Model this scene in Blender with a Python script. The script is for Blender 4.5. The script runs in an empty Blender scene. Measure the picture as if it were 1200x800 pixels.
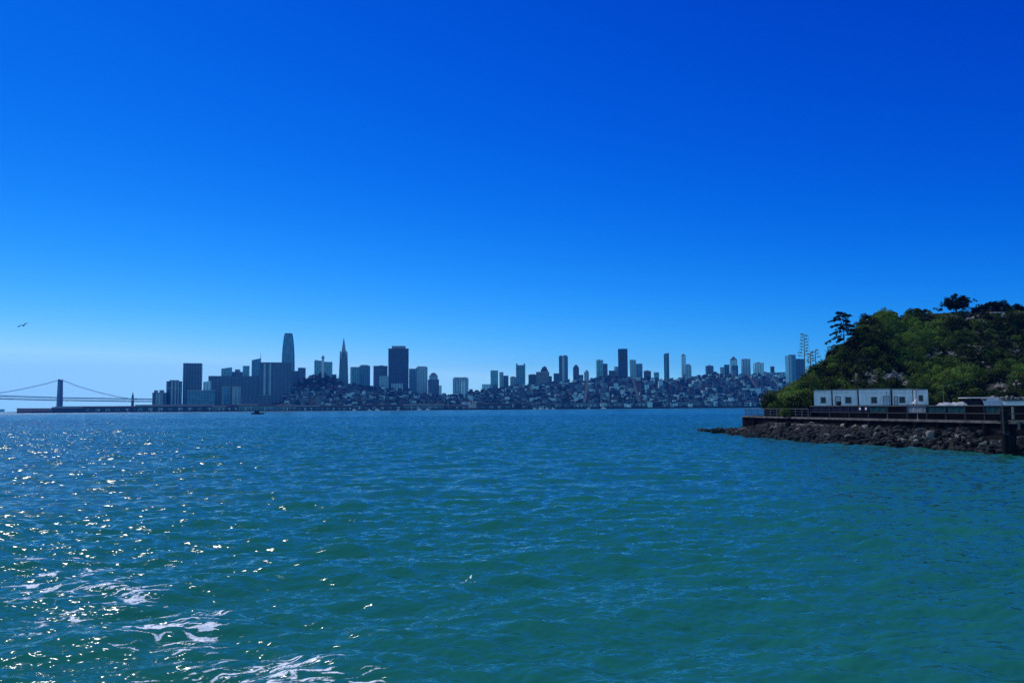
import bpy, math, random
import numpy as np
from mathutils import Vector, Matrix

random.seed(7)
RNG = np.random.default_rng(7)
sc = bpy.context.scene
COL = sc.collection
PI = math.pi
R = math.radians

# ------------------------------------------------------------------ camera
CAM_H = 6.4
PITCH = math.atan(0.0765)
ROLL = R(0.42)
F0 = Vector((0, math.cos(PITCH), math.sin(PITCH)))
U0 = Vector((0, -math.sin(PITCH), math.cos(PITCH)))
R0 = Vector((1, 0, 0))
RV = R0 * math.cos(ROLL) - U0 * math.sin(ROLL)
UV = U0 * math.cos(ROLL) + R0 * math.sin(ROLL)
cam_d = bpy.data.cameras.new('camera')
cam = bpy.data.objects.new('camera', cam_d)
COL.objects.link(cam)
cam_d.sensor_width = 36.0
cam_d.lens = 30.0
cam_d.clip_start = 0.5
cam_d.clip_end = 60000
M3 = Matrix((RV, UV, -F0)).transposed()
cam.matrix_world = Matrix.Translation((0, 0, CAM_H)) @ M3.to_4x4()
sc.camera = cam


def P(px, py, d):
    """photo pixel -> world point on the vertical plane at distance d"""
    v = F0 + RV * ((px - 600) / 1000) - UV * ((py - 400) / 1000)
    v = v * (d / v.y)
    return Vector((v.x, v.y, v.z + CAM_H))


def PX(px, d, py=470):
    return P(px, py, d).x


def PZ(px, py, d):
    return P(px, py, d).z


# ------------------------------------------------------------------ helpers
def tag(o, label=None, cat=None, group=None, kind=None):
    if label: o['label'] = label
    if cat: o['category'] = cat
    if group: o['group'] = group
    if kind: o['kind'] = kind
    return o


def empty(name, loc, rz=0.0):
    o = bpy.data.objects.new(name, None)
    o.empty_display_size = 0.5
    o.location = loc
    o.rotation_euler = (0, 0, rz)
    COL.objects.link(o)
    return o


class MB:
    def __init__(s):
        s.v = []
        s.f = []

    def add(s, vs, fs):
        b = len(s.v)
        s.v.extend([tuple(v) for v in vs])
        s.f.extend([tuple(b + i for i in f) for f in fs])
        return s

    def box(s, x0, x1, y0, y1, z0, z1):
        return s.prism([(x0, y0), (x1, y0), (x1, y1), (x0, y1)], z0, z1)

    def prism(s, pts, z0, z1, top=None):
        n = len(pts)
        top = top or pts
        vs = [(p[0], p[1], z0) for p in pts] + [(p[0], p[1], z1) for p in top]
        fs = [tuple(range(n))[::-1], tuple(range(n, 2 * n))]
        for i in range(n):
            j = (i + 1) % n
            fs.append((i, j, n + j, n + i))
        return s.add(vs, fs)

    def loft(s, rings):
        """rings: list of equally long point lists (3D)"""
        n = len(rings[0])
        vs = [p for r in rings for p in r]
        fs = [tuple(range(n))[::-1], tuple(range((len(rings) - 1) * n, len(rings) * n))]
        for k in range(len(rings) - 1):
            for i in range(n):
                j = (i + 1) % n
                fs.append((k * n + i, k * n + j, (k + 1) * n + j, (k + 1) * n + i))
        return s.add(vs, fs)

    def lathe(s, prof, n=16, cx=0, cy=0):
        return s.loft([[(cx + r * math.cos(2 * PI * i / n), cy + r * math.sin(2 * PI * i / n), z) for i in range(n)] for r, z in prof])

    def bar(s, a, b, r0, r1=None, n=6):
        a, b = Vector(a), Vector(b)
        r1 = r0 if r1 is None else r1
        d = (b - a)
        if d.length < 1e-6: return s
        q = d.to_track_quat('Z', 'Y')
        rings = []
        for p, r in ((a, r0), (b, r1)):
            rings.append([p + q @ Vector((r * math.cos(2 * PI * i / n), r * math.sin(2 * PI * i / n), 0)) for i in range(n)])
        return s.loft(rings)

    def tube(s, pts, radii, n=6):
        pts = [Vector(p) for p in pts]
        if not hasattr(radii, '__len__'): radii = [radii] * len(pts)
        rings = []
        for k, p in enumerate(pts):
            d = pts[min(k + 1, len(pts) - 1)] - pts[max(k - 1, 0)]
            q = d.to_track_quat('Z', 'Y')
            rings.append([p + q @ Vector((radii[k] * math.cos(2 * PI * i / n), radii[k] * math.sin(2 * PI * i / n), 0)) for i in range(n)])
        return s.loft(rings)

    def gable(s, x0, x1, y0, y1, z0, z1):
        ym = (y0 + y1) / 2
        vs = [(x0, y0, z0), (x1, y0, z0), (x1, y1, z0), (x0, y1, z0), (x0, ym, z1), (x1, ym, z1)]
        return s.add(vs, [(3, 2, 1, 0), (0, 1, 5, 4), (2, 3, 4, 5), (1, 2, 5), (3, 0, 4)])

    def gablex(s, x0, x1, y0, y1, z0, z1):
        xm = (x0 + x1) / 2
        vs = [(x0, y0, z0), (x1, y0, z0), (x1, y1, z0), (x0, y1, z0), (xm, y0, z1), (xm, y1, z1)]
        return s.add(vs, [(3, 2, 1, 0), (0, 1, 4), (1, 2, 5, 4), (2, 3, 5), (3, 0, 4, 5)])

    def hip(s, x0, x1, y0, y1, z0, z1, k=0.3):
        w = (x1 - x0) * k
        ym = (y0 + y1) / 2
        vs = [(x0, y0, z0), (x1, y0, z0), (x1, y1, z0), (x0, y1, z0), (x0 + w, ym, z1), (x1 - w, ym, z1)]
        return s.add(vs, [(3, 2, 1, 0), (0, 1, 5, 4), (2, 3, 4, 5), (1, 2, 5), (3, 0, 4)])

    def mesh(s, name, mat, smooth=False):
        me = bpy.data.meshes.new(name)
        me.from_pydata(s.v, [], s.f)
        me.update()
        if mat: me.materials.append(mat)
        if smooth:
            me.polygons.foreach_set('use_smooth', [True] * len(me.polygons))
        return me

    def build(s, name, mat, parent=None, loc=(0, 0, 0), smooth=False):
        o = bpy.data.objects.new(name, s.mesh(name, mat, smooth))
        o.location = loc
        COL.objects.link(o)
        if parent: o.parent = parent
        return o


def np_mesh(name, V, Fq, mat, attrs=None, smooth=False):
    """numpy mesh of quads (or tris)"""
    me = bpy.data.meshes.new(name)
    n, m, k = len(V), len(Fq), Fq.shape[1]
    me.vertices.add(n)
    me.vertices.foreach_set('co', np.ascontiguousarray(V, np.float32).ravel())
    me.loops.add(m * k)
    me.loops.foreach_set('vertex_index', np.ascontiguousarray(Fq, np.int32).ravel())
    me.polygons.add(m)
    me.polygons.foreach_set('loop_start', np.arange(0, m * k, k, dtype=np.int32))
    me.polygons.foreach_set('loop_total', np.full(m, k, np.int32))
    if smooth:
        me.polygons.foreach_set('use_smooth', np.ones(m, bool))
    for an, av in (attrs or {}).items():
        at = me.attributes.new(an, 'FLOAT', 'POINT')
        at.data.foreach_set('value', np.ascontiguousarray(av, np.float32))
    me.update(calc_edges=True)
    me.validate()
    if mat: me.materials.append(mat)
    return me


def link(name, me, parent=None, loc=(0, 0, 0)):
    o = bpy.data.objects.new(name, me)
    o.location = loc
    COL.objects.link(o)
    if parent: o.parent = parent
    return o


def copy_tree(o, parent=None):
    c = o.copy()
    COL.objects.link(c)
    c.parent = parent
    for ch in list(o.children):
        copy_tree(ch, c)
    return c


# smooth value noise in numpy
_perm = RNG.permutation(65536)


def vnoise(x, y, seed=0):
    xi = np.floor(x).astype(np.int64); yi = np.floor(y).astype(np.int64)
    fx = x - xi; fy = y - yi
    fx = fx * fx * (3 - 2 * fx); fy = fy * fy * (3 - 2 * fy)

    def h(a, b):
        return _perm[(_perm[(a + seed * 131) & 65535] + b) & 65535] / 65535.0
    return ((h(xi, yi) * (1 - fx) + h(xi + 1, yi) * fx) * (1 - fy) + (h(xi, yi + 1) * (1 - fx) + h(xi + 1, yi + 1) * fx) * fy)


def fbm(x, y, oct=4, seed=0, gain=0.5):
    t = 0; a = 1; n = 0
    for k in range(oct):
        t = t + a * vnoise(x * 2 ** k + 17.3 * k, y * 2 ** k - 9.1 * k, seed + k)
        n += a; a *= gain
    return t / n


# ------------------------------------------------------------------ materials
MATS = {}


def mat(name, col, rough=0.8, metal=0.0, var=0.25, scale=0.6, spec=0.06):
    """plain surface with a procedural mottling"""
    if name in MATS: return MATS[name]
    m = bpy.data.materials.new(name)
    m.use_nodes = True
    nt = m.node_tree
    b = nt.nodes['Principled BSDF']
    b.inputs['Roughness'].default_value = rough
    b.inputs['Metallic'].default_value = metal
    b.inputs['Specular IOR Level'].default_value = spec
    tc = nt.nodes.new('ShaderNodeTexCoord')
    no = nt.nodes.new('ShaderNodeTexNoise')
    no.inputs['Scale'].default_value = scale
    no.inputs['Detail'].default_value = 6
    nt.links.new(tc.outputs['Object'], no.inputs['Vector'])
    mr = nt.nodes.new('ShaderNodeMapRange')
    mr.inputs['From Min'].default_value = 0.3
    mr.inputs['From Max'].default_value = 0.7
    mr.inputs['To Min'].default_value = 1 - var
    mr.inputs['To Max'].default_value = 1 + var
    nt.links.new(no.outputs['Fac'], mr.inputs['Value'])
    mx = nt.nodes.new('ShaderNodeVectorMath')
    mx.operation = 'SCALE'
    mx.inputs[0].default_value = col
    nt.links.new(mr.outputs['Result'], mx.inputs['Scale'])
    nt.links.new(mx.outputs[0], b.inputs['Base Color'])
    MATS[name] = m
    return m


def facade(name, wall, glass, bay=6.0, floor=3.6, fw=0.6, fh=0.6, grough=0.18):
    """wall with rows of windows, computed from the part's own coordinates (metres)"""
    if name in MATS: return MATS[name]
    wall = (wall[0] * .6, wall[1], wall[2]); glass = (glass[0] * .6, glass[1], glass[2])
    m = bpy.data.materials.new(name)
    m.use_nodes = True
    nt = m.node_tree
    N, L = nt.nodes, nt.links
    b = N['Principled BSDF']
    tc = N.new('ShaderNodeTexCoord')
    sx = N.new('ShaderNodeSeparateXYZ')
    L.new(tc.outputs['Object'], sx.inputs[0])

    def math_(op, a, c=None):
        n = N.new('ShaderNodeMath'); n.operation = op
        for i, q in enumerate((a, c)):
            if q is None: continue
            if isinstance(q, (int, float)): n.inputs[i].default_value = q
            else: L.new(q, n.inputs[i])
        return n.outputs[0]
    u = math_('ADD', sx.outputs['X'], sx.outputs['Y'])
    uu = math_('DIVIDE', math_('ADD', u, 5000.3), bay)
    zz = math_('DIVIDE', math_('ADD', sx.outputs['Z'], 900.4), floor)
    wu = math_('LESS_THAN', math_('FRACT', uu), fw)
    wz = math_('LESS_THAN', math_('FRACT', zz), fh)
    win = math_('MULTIPLY', wu, wz)
    cell = N.new('ShaderNodeCombineXYZ')
    L.new(math_('FLOOR', uu), cell.inputs[0]); L.new(math_('FLOOR', zz), cell.inputs[1])
    wn = N.new('ShaderNodeTexWhiteNoise'); wn.noise_dimensions = '2D'
    L.new(cell.outputs[0], wn.inputs['Vector'])
    gl = N.new('ShaderNodeVectorMath'); gl.operation = 'SCALE'; gl.inputs[0].default_value = glass
    L.new(math_('ADD', math_('MULTIPLY', wn.outputs['Value'], 1.2), 0.4), gl.inputs['Scale'])
    no = N.new('ShaderNodeTexNoise'); no.inputs['Scale'].default_value = 0.06; no.inputs['Detail'].default_value = 5
    L.new(tc.outputs['Object'], no.inputs['Vector'])
    wl = N.new('ShaderNodeVectorMath'); wl.operation = 'SCALE'; wl.inputs[0].default_value = wall
    L.new(math_('ADD', math_('MULTIPLY', no.outputs['Fac'], 0.7), 0.65), wl.inputs['Scale'])
    mix = N.new('ShaderNodeMix'); mix.data_type = 'RGBA'
    L.new(win, mix.inputs[0]); L.new(wl.outputs[0], mix.inputs[6]); L.new(gl.outputs[0], mix.inputs[7])
    L.new(mix.outputs[2], b.inputs['Base Color'])
    L.new(math_('ADD', math_('MULTIPLY', win, grough - 0.8), 0.8), b.inputs['Roughness'])
    MATS[name] = m
    return m


def leafmat(name, c0, c1, attr=True):
    m = bpy.data.materials.new(name)
    m.use_nodes = True
    nt = m.node_tree
    N, L = nt.nodes, nt.links
    b = N['Principled BSDF']
    b.inputs['Roughness'].default_value = 0.6
    b.inputs['Specular IOR Level'].default_value = 0.06
    a = N.new('ShaderNodeAttribute'); a.attribute_name = 'tone'
    mix = N.new('ShaderNodeMix'); mix.data_type = 'RGBA'
    mix.inputs[6].default_value = (*c0, 1); mix.inputs[7].default_value = (*c1, 1)
    L.new(a.outputs['Fac'], mix.inputs[0])
    L.new(mix.outputs[2], b.inputs['Base Color'])
    tr = N.new('ShaderNodeBsdfTranslucent')
    L.new(mix.outputs[2], tr.inputs['Color'])
    ms = N.new('ShaderNodeMixShader'); ms.inputs[0].default_value = 0.32
    L.new(b.outputs[0], ms.inputs[1]); L.new(tr.outputs[0], ms.inputs[2])
    L.new(ms.outputs[0], N['Material Output'].inputs['Surface'])
    MATS[name] = m
    return m


# ------------------------------------------------------------------ world, sun, haze
SUN_EL, SUN_AZ = 47.0, -38.0        # azimuth measured from the view direction (+Y), negative = left
wd = bpy.data.worlds.new('World')
sc.world = wd
wd.use_nodes = True
nt = wd.node_tree
N, L = nt.nodes, nt.links
sky = N.new('ShaderNodeTexSky')
sky.sky_type = 'NISHITA'
sky.sun_disc = False
sky.sun_elevation = R(SUN_EL)
sky.sun_rotation = R(SUN_AZ)
sky.air_density = 0.7
sky.dust_density = 0.1
sky.ozone_density = 4.0
tc = N.new('ShaderNodeTexCoord')
vmx = N.new('ShaderNodeVectorMath'); vmx.operation = 'MAXIMUM'; vmx.inputs[1].default_value = (-2, -2, 0)
vad = N.new('ShaderNodeVectorMath'); vad.operation = 'ADD'; vad.inputs[1].default_value = (0, 0, 0.015)
L.new(tc.outputs['Generated'], vmx.inputs[0]); L.new(vmx.outputs[0], vad.inputs[0]); L.new(vad.outputs[0], sky.inputs[0])
sep = N.new('ShaderNodeSeparateColor'); L.new(sky.outputs[0], sep.inputs[0])
com = N.new('ShaderNodeCombineColor')
# clear deep-blue sky: contrast curve on the Nishita radiance, red following green


def wmath(op, a, b):
    n = N.new('ShaderNodeMath'); n.operation = op
    for i, q in enumerate((a, b)):
        if isinstance(q, (int, float)): n.inputs[i].default_value = q
        else: L.new(q, n.inputs[i])
    return n.outputs[0]


def curve(ch, p, a, cap):
    return wmath('MULTIPLY', wmath('POWER', wmath('MINIMUM', wmath('MULTIPLY', sep.outputs[ch], 0.1), cap), p), a)


g_ = curve(1, 2.0, 1.60, .74)
r_ = wmath('MULTIPLY', wmath('POWER', g_, 2.9), 0.62)
b_ = curve(2, 0.9, 1.36, 1.0)
for i, q in enumerate((r_, g_, b_)):
    L.new(wmath('MULTIPLY', q, 10.0), com.inputs[i])
bg = N['Background']
# bright veil added to the sky behind the boat, unseen, to lift shaded faces
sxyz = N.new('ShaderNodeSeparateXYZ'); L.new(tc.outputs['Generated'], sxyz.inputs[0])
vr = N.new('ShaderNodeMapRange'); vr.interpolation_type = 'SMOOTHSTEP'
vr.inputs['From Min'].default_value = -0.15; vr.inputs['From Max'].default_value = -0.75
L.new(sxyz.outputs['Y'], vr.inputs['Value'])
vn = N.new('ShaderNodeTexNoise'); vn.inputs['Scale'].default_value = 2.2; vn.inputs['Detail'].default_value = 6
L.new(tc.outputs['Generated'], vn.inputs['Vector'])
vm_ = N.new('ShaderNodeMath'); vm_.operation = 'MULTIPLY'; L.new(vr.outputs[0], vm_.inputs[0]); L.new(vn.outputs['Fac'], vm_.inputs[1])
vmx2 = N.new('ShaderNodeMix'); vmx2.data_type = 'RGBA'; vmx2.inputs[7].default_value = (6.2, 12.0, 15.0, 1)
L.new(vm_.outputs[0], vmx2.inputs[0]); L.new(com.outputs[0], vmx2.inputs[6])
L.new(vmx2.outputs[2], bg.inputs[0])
bg.inputs[1].default_value = 0.1

sun_d = bpy.data.lights.new('sun', 'SUN')
sun_d.energy = 3.0
sun_d.angle = R(0.5)
sun_d.color = (1.0, 0.98, 0.94)
sun = bpy.data.objects.new('sun', sun_d)
COL.objects.link(sun)
sdir = Vector((math.sin(R(SUN_AZ)) * math.cos(R(SUN_EL)), math.cos(R(SUN_AZ)) * math.cos(R(SUN_EL)), math.sin(R(SUN_EL))))
sun.rotation_euler = sdir.to_track_quat('Z', 'Y').to_euler()
sun.location = (-200, 200, 300)

HAZE = True
if HAZE:
    hm = bpy.data.materials.new('haze_air')
    hm.use_nodes = True
    hn = hm.node_tree
    hn.nodes.remove(hn.nodes['Principled BSDF'])
    pv = hn.nodes.new('ShaderNodeVolumePrincipled')
    pv.inputs['Color'].default_value = (0.0, 0.24, 0.9, 1)
    pv.inputs['Density'].default_value = 0.75e-4
    pv.inputs['Anisotropy'].default_value = 0.0
    hn.links.new(pv.outputs[0], hn.nodes['Material Output'].inputs['Volume'])
    hz = MB().box(-6100, 6100, -6100, 6100, -4.0, 310).build('haze', hm)
    tag(hz, 'thin blue haze over the bay', 'haze', kind='stuff')
    hm.volume_intersection_method = 'FAST' if hasattr(hm, 'volume_intersection_method') else None

# ------------------------------------------------------------------ water
def ocean_tile(Nn, Lt, lam_p, lam0, lam1, slope, seed, wdir=R(100), s=2.0, pw=4.0, fl=0.03):
    rg = np.random.default_rng(seed)
    k = 2 * PI * np.fft.fftfreq(Nn, Lt / Nn)
    kx, ky = np.meshgrid(k, k, indexing='ij')
    kk = np.hypot(kx, ky); kk[0, 0] = 1
    th = np.arctan2(ky, kx) - wdir
    D = np.abs(np.cos(th)) ** (2 * s) + fl
    kp = 2 * PI / lam_p
    S = kk ** -pw * np.exp(-1.0 * (kp / kk) ** 2) * D
    S[(kk < 2 * PI / lam1) | (kk > 2 * PI / lam0)] = 0
    S[0, 0] = 0
    H = np.sqrt(S) * (rg.normal(size=S.shape) + 1j * rg.normal(size=S.shape))
    h = np.fft.ifft2(H).real
    sx = np.fft.ifft2(1j * kx * H).real
    sy = np.fft.ifft2(1j * ky * H).real
    f = slope / math.sqrt((sx ** 2 + sy ** 2).mean())
    dx = np.fft.ifft2(-1j * kx / kk * H).real
    dy = np.fft.ifft2(-1j * ky / kk * H).real
    return h * f, dx * f, dy * f, Lt


def samp(t, x, y):
    n = t[0].shape[0]
    u = (x / t[3] * n); v = (y / t[3] * n)
    ui = np.floor(u).astype(np.int64); vi = np.floor(v).astype(np.int64)
    fu = (u - ui).astype(np.float32); fv = (v - vi).astype(np.float32)
    a = ui % n; b = (ui + 1) % n; c = vi % n; d = (vi + 1) % n
    out = []
    for q in t[:3]:
        out.append((q[a, c] * (1 - fu) + q[b, c] * fu) * (1 - fv) + (q[a, d] * (1 - fu) + q[b, d] * fu) * fv)
    return out


def sst(a, b, x):
    t = np.clip((x - a) / (b - a), 0, 1)
    return t * t * (3 - 2 * t)


def make_water():
    m = bpy.data.materials.new('bay_water')
    m.use_nodes = True
    nt = m.node_tree
    N, L = nt.nodes, nt.links
    N.remove(N['Principled BSDF'])
    body = N.new('ShaderNodeBsdfDiffuse')      # light coming back up out of the depth
    gls = N.new('ShaderNodeBsdfGlossy')        # mirror of the sky on the wavy surface
    fre = N.new('ShaderNodeFresnel'); fre.inputs['IOR'].default_value = 1.5
    surf = N.new('ShaderNodeMixShader')
    L.new(fre.outputs[0], surf.inputs[0]); L.new(body.outputs[0], surf.inputs[1]); L.new(gls.outputs[0], surf.inputs[2])
    upn = N.new('ShaderNodeCombineXYZ'); upn.inputs[2].default_value = 1.0
    # most of the light comes back from the depth, some from just under the tilted surface
    gN = N.new('ShaderNodeNewGeometry')
    gS = N.new('ShaderNodeVectorMath'); gS.operation = 'SCALE'; gS.inputs['Scale'].default_value = 1.5
    L.new(gN.outputs['Normal'], gS.inputs[0])
    gA = N.new('ShaderNodeVectorMath'); gA.operation = 'ADD'; L.new(gS.outputs[0], gA.inputs[0]); L.new(upn.outputs[0], gA.inputs[1])
    gZ = N.new('ShaderNodeVectorMath'); gZ.operation = 'NORMALIZE'; L.new(gA.outputs[0], gZ.inputs[0])
    L.new(gZ.outputs[0], body.inputs['Normal'])
    geo = N.new('ShaderNodeNewGeometry')
    # silt and depth colour, in broad patches
    n1 = N.new('ShaderNodeTexNoise'); n1.inputs['Scale'].default_value = 0.012; n1.inputs['Detail'].default_value = 3
    L.new(geo.outputs['Position'], n1.inputs['Vector'])
    at = N.new('ShaderNodeAttribute'); at.attribute_name = 'shoal'
    mixc = N.new('ShaderNodeMix'); mixc.data_type = 'RGBA'
    mixc.inputs[6].default_value = (0.013, 0.138, 0.088, 1)
    mixc.inputs[7].default_value = (0.013, 0.142, 0.098, 1)
    L.new(at.outputs['Fac'], mixc.inputs[0])
    sc1 = N.new('ShaderNodeVectorMath'); sc1.operation = 'SCALE'
    ma = N.new('ShaderNodeMath'); ma.operation = 'MULTIPLY_ADD'; ma.inputs[1].default_value = 0.5; ma.inputs[2].default_value = 0.75
    L.new(n1.outputs['Fac'], ma.inputs[0]); L.new(ma.outputs[0], sc1.inputs['Scale'])
    L.new(mixc.outputs[2], sc1.inputs[0])
    L.new(sc1.outputs[0], body.inputs['Color'])
    # ripples too fine for the mesh: slopes added to the surface normal
    def slope(scale, amount, attr=None):
        mp = N.new('ShaderNodeMapping'); mp.inputs['Scale'].default_value = (scale * 0.4, scale, scale)
        mp.inputs['Rotation'].default_value = (0, 0, R(10))
        L.new(geo.outputs['Position'], mp.inputs[0])
        no = N.new('ShaderNodeTexNoise'); no.noise_dimensions = '2D'
        no.inputs['Scale'].default_value = 1; no.inputs['Detail'].default_value = 2.5
        L.new(mp.outputs[0], no.inputs['Vector'])
        sub = N.new('ShaderNodeVectorMath'); sub.operation = 'SUBTRACT'; sub.inputs[1].default_value = (0.5, 0.5, 0.5)
        L.new(no.outputs['Color'], sub.inputs[0])
        mul = N.new('ShaderNodeVectorMath'); mul.operation = 'MULTIPLY'; mul.inputs[1].default_value = (amount * 0.6, amount, 0)
        L.new(sub.outputs[0], mul.inputs[0])
        if attr:
            a = N.new('ShaderNodeAttribute'); a.attribute_name = attr
            s2 = N.new('ShaderNodeVectorMath'); s2.operation = 'SCALE'
            L.new(mul.outputs[0], s2.inputs[0]); L.new(a.outputs['Fac'], s2.inputs['Scale'])
            return s2.outputs[0]
        return mul.outputs[0]
    cur = geo.outputs['Normal']
    for o in (slope(12.0, 0.34), slope(3.6, 0.85), slope(2.2, 0.6, 'fine'), slope(0.5, 1.5, 'coarse'), slope(0.11, 0.5, 'coarse')):
        ad = N.new('ShaderNodeVectorMath'); ad.operation = 'ADD'
        L.new(cur, ad.inputs[0]); L.new(o, ad.inputs[1]); cur = ad.outputs[0]
    # waves below the mesh's resolution far out: their slopes as microfacet roughness
    ra_ = N.new('ShaderNodeAttribute'); ra_.attribute_name = 'coarse'
    rf_ = N.new('ShaderNodeAttribute'); rf_.attribute_name = 'fine'
    rm1 = N.new('ShaderNodeMath'); rm1.operation = 'MULTIPLY_ADD'; rm1.inputs[1].default_value = 0.06; rm1.inputs[2].default_value = 0.06
    rm2 = N.new('ShaderNodeMath'); rm2.operation = 'MULTIPLY_ADD'; rm2.inputs[1].default_value = 0.04
    L.new(rf_.outputs['Fac'], rm1.inputs[0]); L.new(ra_.outputs['Fac'], rm2.inputs[0]); L.new(rm1.outputs[0], rm2.inputs[2])
    L.new(rm2.outputs[0], gls.inputs['Roughness'])
    nrm = N.new('ShaderNodeVectorMath'); nrm.operation = 'NORMALIZE'; L.new(cur, nrm.inputs[0])
    L.new(nrm.outputs[0], gls.inputs['Normal']); L.new(nrm.outputs[0], fre.inputs['Normal'])
    # foam
    fo = N.new('ShaderNodeAttribute'); fo.attribute_name = 'foam'
    n2 = N.new('ShaderNodeTexNoise'); n2.inputs['Scale'].default_value = 13.0; n2.inputs['Detail'].default_value = 6; n2.inputs['Roughness'].default_value = 0.7
    L.new(geo.outputs['Position'], n2.inputs['Vector'])
    ad = N.new('ShaderNodeMath'); ad.operation = 'ADD'; L.new(fo.outputs['Fac'], ad.inputs[0]); L.new(n2.outputs['Fac'], ad.inputs[1])
    mr = N.new('ShaderNodeMapRange'); mr.inputs['From Min'].default_value = .94; mr.inputs['From Max'].default_value = 1.12
    L.new(ad.outputs[0], mr.inputs['Value'])
    fb = N.new('ShaderNodeBsdfDiffuse'); fb.inputs['Color'].default_value = (0.92, 0.92, 0.9, 1)
    ms = N.new('ShaderNodeMixShader')
    L.new(mr.outputs[0], ms.inputs[0]); L.new(surf.outputs[0], ms.inputs[1]); L.new(fb.outputs[0], ms.inputs[2])
    L.new(ms.outputs[0], N['Material Output'].inputs['Surface'])

    TA = ocean_tile(512, 83.0, 7.0, 3.0, 22.0, 0.10, 11)
    TB = ocean_tile(1024, 61.0, 9.0, 0.8, 3.0, 0.20, 12, R(92), 2.6, 3.4)
    TC = ocean_tile(1024, 29.0, 9.0, 0.22, 0.8, 0.15, 13, R(98), 1.8, 3.1)
    # ground-plane polar grid, denser near by
    px_dip = np.concatenate([np.arange(560, 330, -2.0), np.arange(330, 106, -0.42)])
    rr = CAM_H / (px_dip / 1000)
    rr = np.concatenate([rr, np.arange(rr[-1] + .3, 300, .42), np.arange(300, 620, .75), np.geomspace(621, 1600, 420), np.geomspace(1610, 5900, 60)])
    az = np.radians(np.linspace(-43, 43, 1400))
    A, Rr = np.meshgrid(az, rr)
    X = (np.sin(A) * Rr).ravel(); Y = (np.cos(A) * Rr).ravel(); rad = Rr.ravel()
    step = np.gradient(rr)
    st = np.repeat(step, len(az))
    wC = 1 - sst(0.08, 0.6, st)
    wB = 1 - sst(1.6, 4.5, st)
    wA = 1 - sst(3.0, 9.0, st)
    hA = samp(TA, X, Y); hB = samp(TB, X, Y); hC = samp(TC, X, Y)
    gust = 0.75 + 0.5 * fbm(X / 40, Y / 40, 3, 5)
    # lee of the quay is calmer
    lee = 1 - 0.15 * sst(0.1, 0.42, X / Y) * sst(30, 70, Y)
    wB2 = wB * gust * lee; wC2 = wC * gust * lee; wA2 = wA * lee
    Z = hA[0] * wA2 + hB[0] * wB2 + hC[0] * wC2
    ch = 0.35
    X2 = X + ch * (hA[1] * wA2 + hB[1] * wB2 + hC[1] * wC2)
    Y2 = Y + ch * (hA[2] * wA2 + hB[2] * wB2 + hC[2] * wC2)
    # foam: churned streaks of the boat's own wake, in the water off the port side
    foam = np.zeros_like(X)
    rg = np.random.default_rng(3)
    spots = [(70, 688, 1.3, .5), (100, 684, 1.6, .55), (143, 688, 1.6, .7), (165, 700, .9, .5), (200, 740, 1.5, .8), (222, 734, 1.3, .6),
             (150, 712, 1.6, .3), (45, 725, .9, .5), (30, 742, .7, .4), (255, 764, 1.6, .6), (285, 760, 1.2, .4), (325, 770, 1.5, .7), (345, 775, 1.1, .7),
             (380, 790, 1.3, .7), (330, 795, 1.2, .6), (190, 797, .8, .6), (140, 756, .9, .4), (70, 705, .8, .3), (240, 720, .8, .5), (300, 782, 1.6, .5),
             (400, 797, 1.0, .6), (85, 668, 1.4, .6), (120, 660, 1.2, .5), (55, 650, 1.3, .5), (150, 695, 1.2, .6), (25, 700, 1.0, .5), (215, 752, 1.2, .6), (265, 780, 1.3, .6), (350, 787, 1.0, .6), (100, 712, 1.2, .55), (175, 722, 1.2, .55), (20, 620, 3.0, .3), (60, 615, 2.6, .3), (95, 575, 3.0, .2), (544, 676, .5, .45), (410, 612, .8, .25), (10, 560, 4, .25), (130, 660, 1.8, .25)]
    for (a, bq, ln, amp) in spots:
        d = CAM_H / ((bq - (476.5 - 0.0073 * (a - 600))) / 1000)
        cx = (a - 600) / 1000 * d
        near = (np.abs(X - cx) < 4 * ln + 2) & (np.abs(Y - d) < 5)
        xn, yn = X[near] - cx, Y[near] - d
        wx_, wy_ = fbm(X[near] * .9, Y[near] * .9, 3, 8) - .5, fbm(X[near] * .9 + 40, Y[near] * .9, 3, 9) - .5
        best = np.zeros(near.sum())
        base_ang = rg.uniform(10, 40)
        for q in range(13):
            ang = R(base_ang + rg.normal(0, 14)); ca, sa = math.cos(ang), math.sin(ang)
            ox, oy = rg.normal(0, ln * .55), rg.normal(0, .45)
            l2 = ln * rg.uniform(.2, .6); w2 = rg.uniform(.02, .05) + .0011 * d
            u = (xn + wx_ * 1.3 - ox) * ca + (yn + wy_ * 1.3 - oy) * sa; v = -(xn + wx_ * 1.3 - ox) * sa + (yn + wy_ * 1.3 - oy) * ca
            best = np.maximum(best, np.exp(-(u / l2) ** 2 - (v / w2) ** 2) * rg.uniform(.7, 1.25))
        foam[near] = np.maximum(foam[near], best * amp * (1.2 if bq < 745 else .82) * (.55 + .9 * fbm(X[near] * 3, Y[near] * 3, 3, 21)))
    foam = np.minimum(foam * 1.25, .64)
    # swash at the foot of the rocks
    wl = np.interp(Y, [60, 80, 101, 105, 113, 123, 135, 142, 161, 176, 190, 213, 225], [68, 65, 61.5, 60.3, 60.4, 58.4, 53.6, 50.6, 47.8, 45.3, 46, 46.5, 48])
    dw = wl - X
    foam = np.maximum(foam, 0.34 * np.exp(-((dw - 0.5) / 1.0) ** 2) * fbm(X * .6, Y * .3, 3, 33) * 1.4 * (Y < 220) * (Y > 60))
    shoal = np.clip(0.75 * sst(-0.15, 0.45, X / Y) * (1 - sst(90, 900, rad)) + 0.5 * (1 - sst(18, 70, rad)), 0, 1)
    fine = 1 - wC; coarse = 1 - wB
    n_r, n_c = Rr.shape
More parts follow.
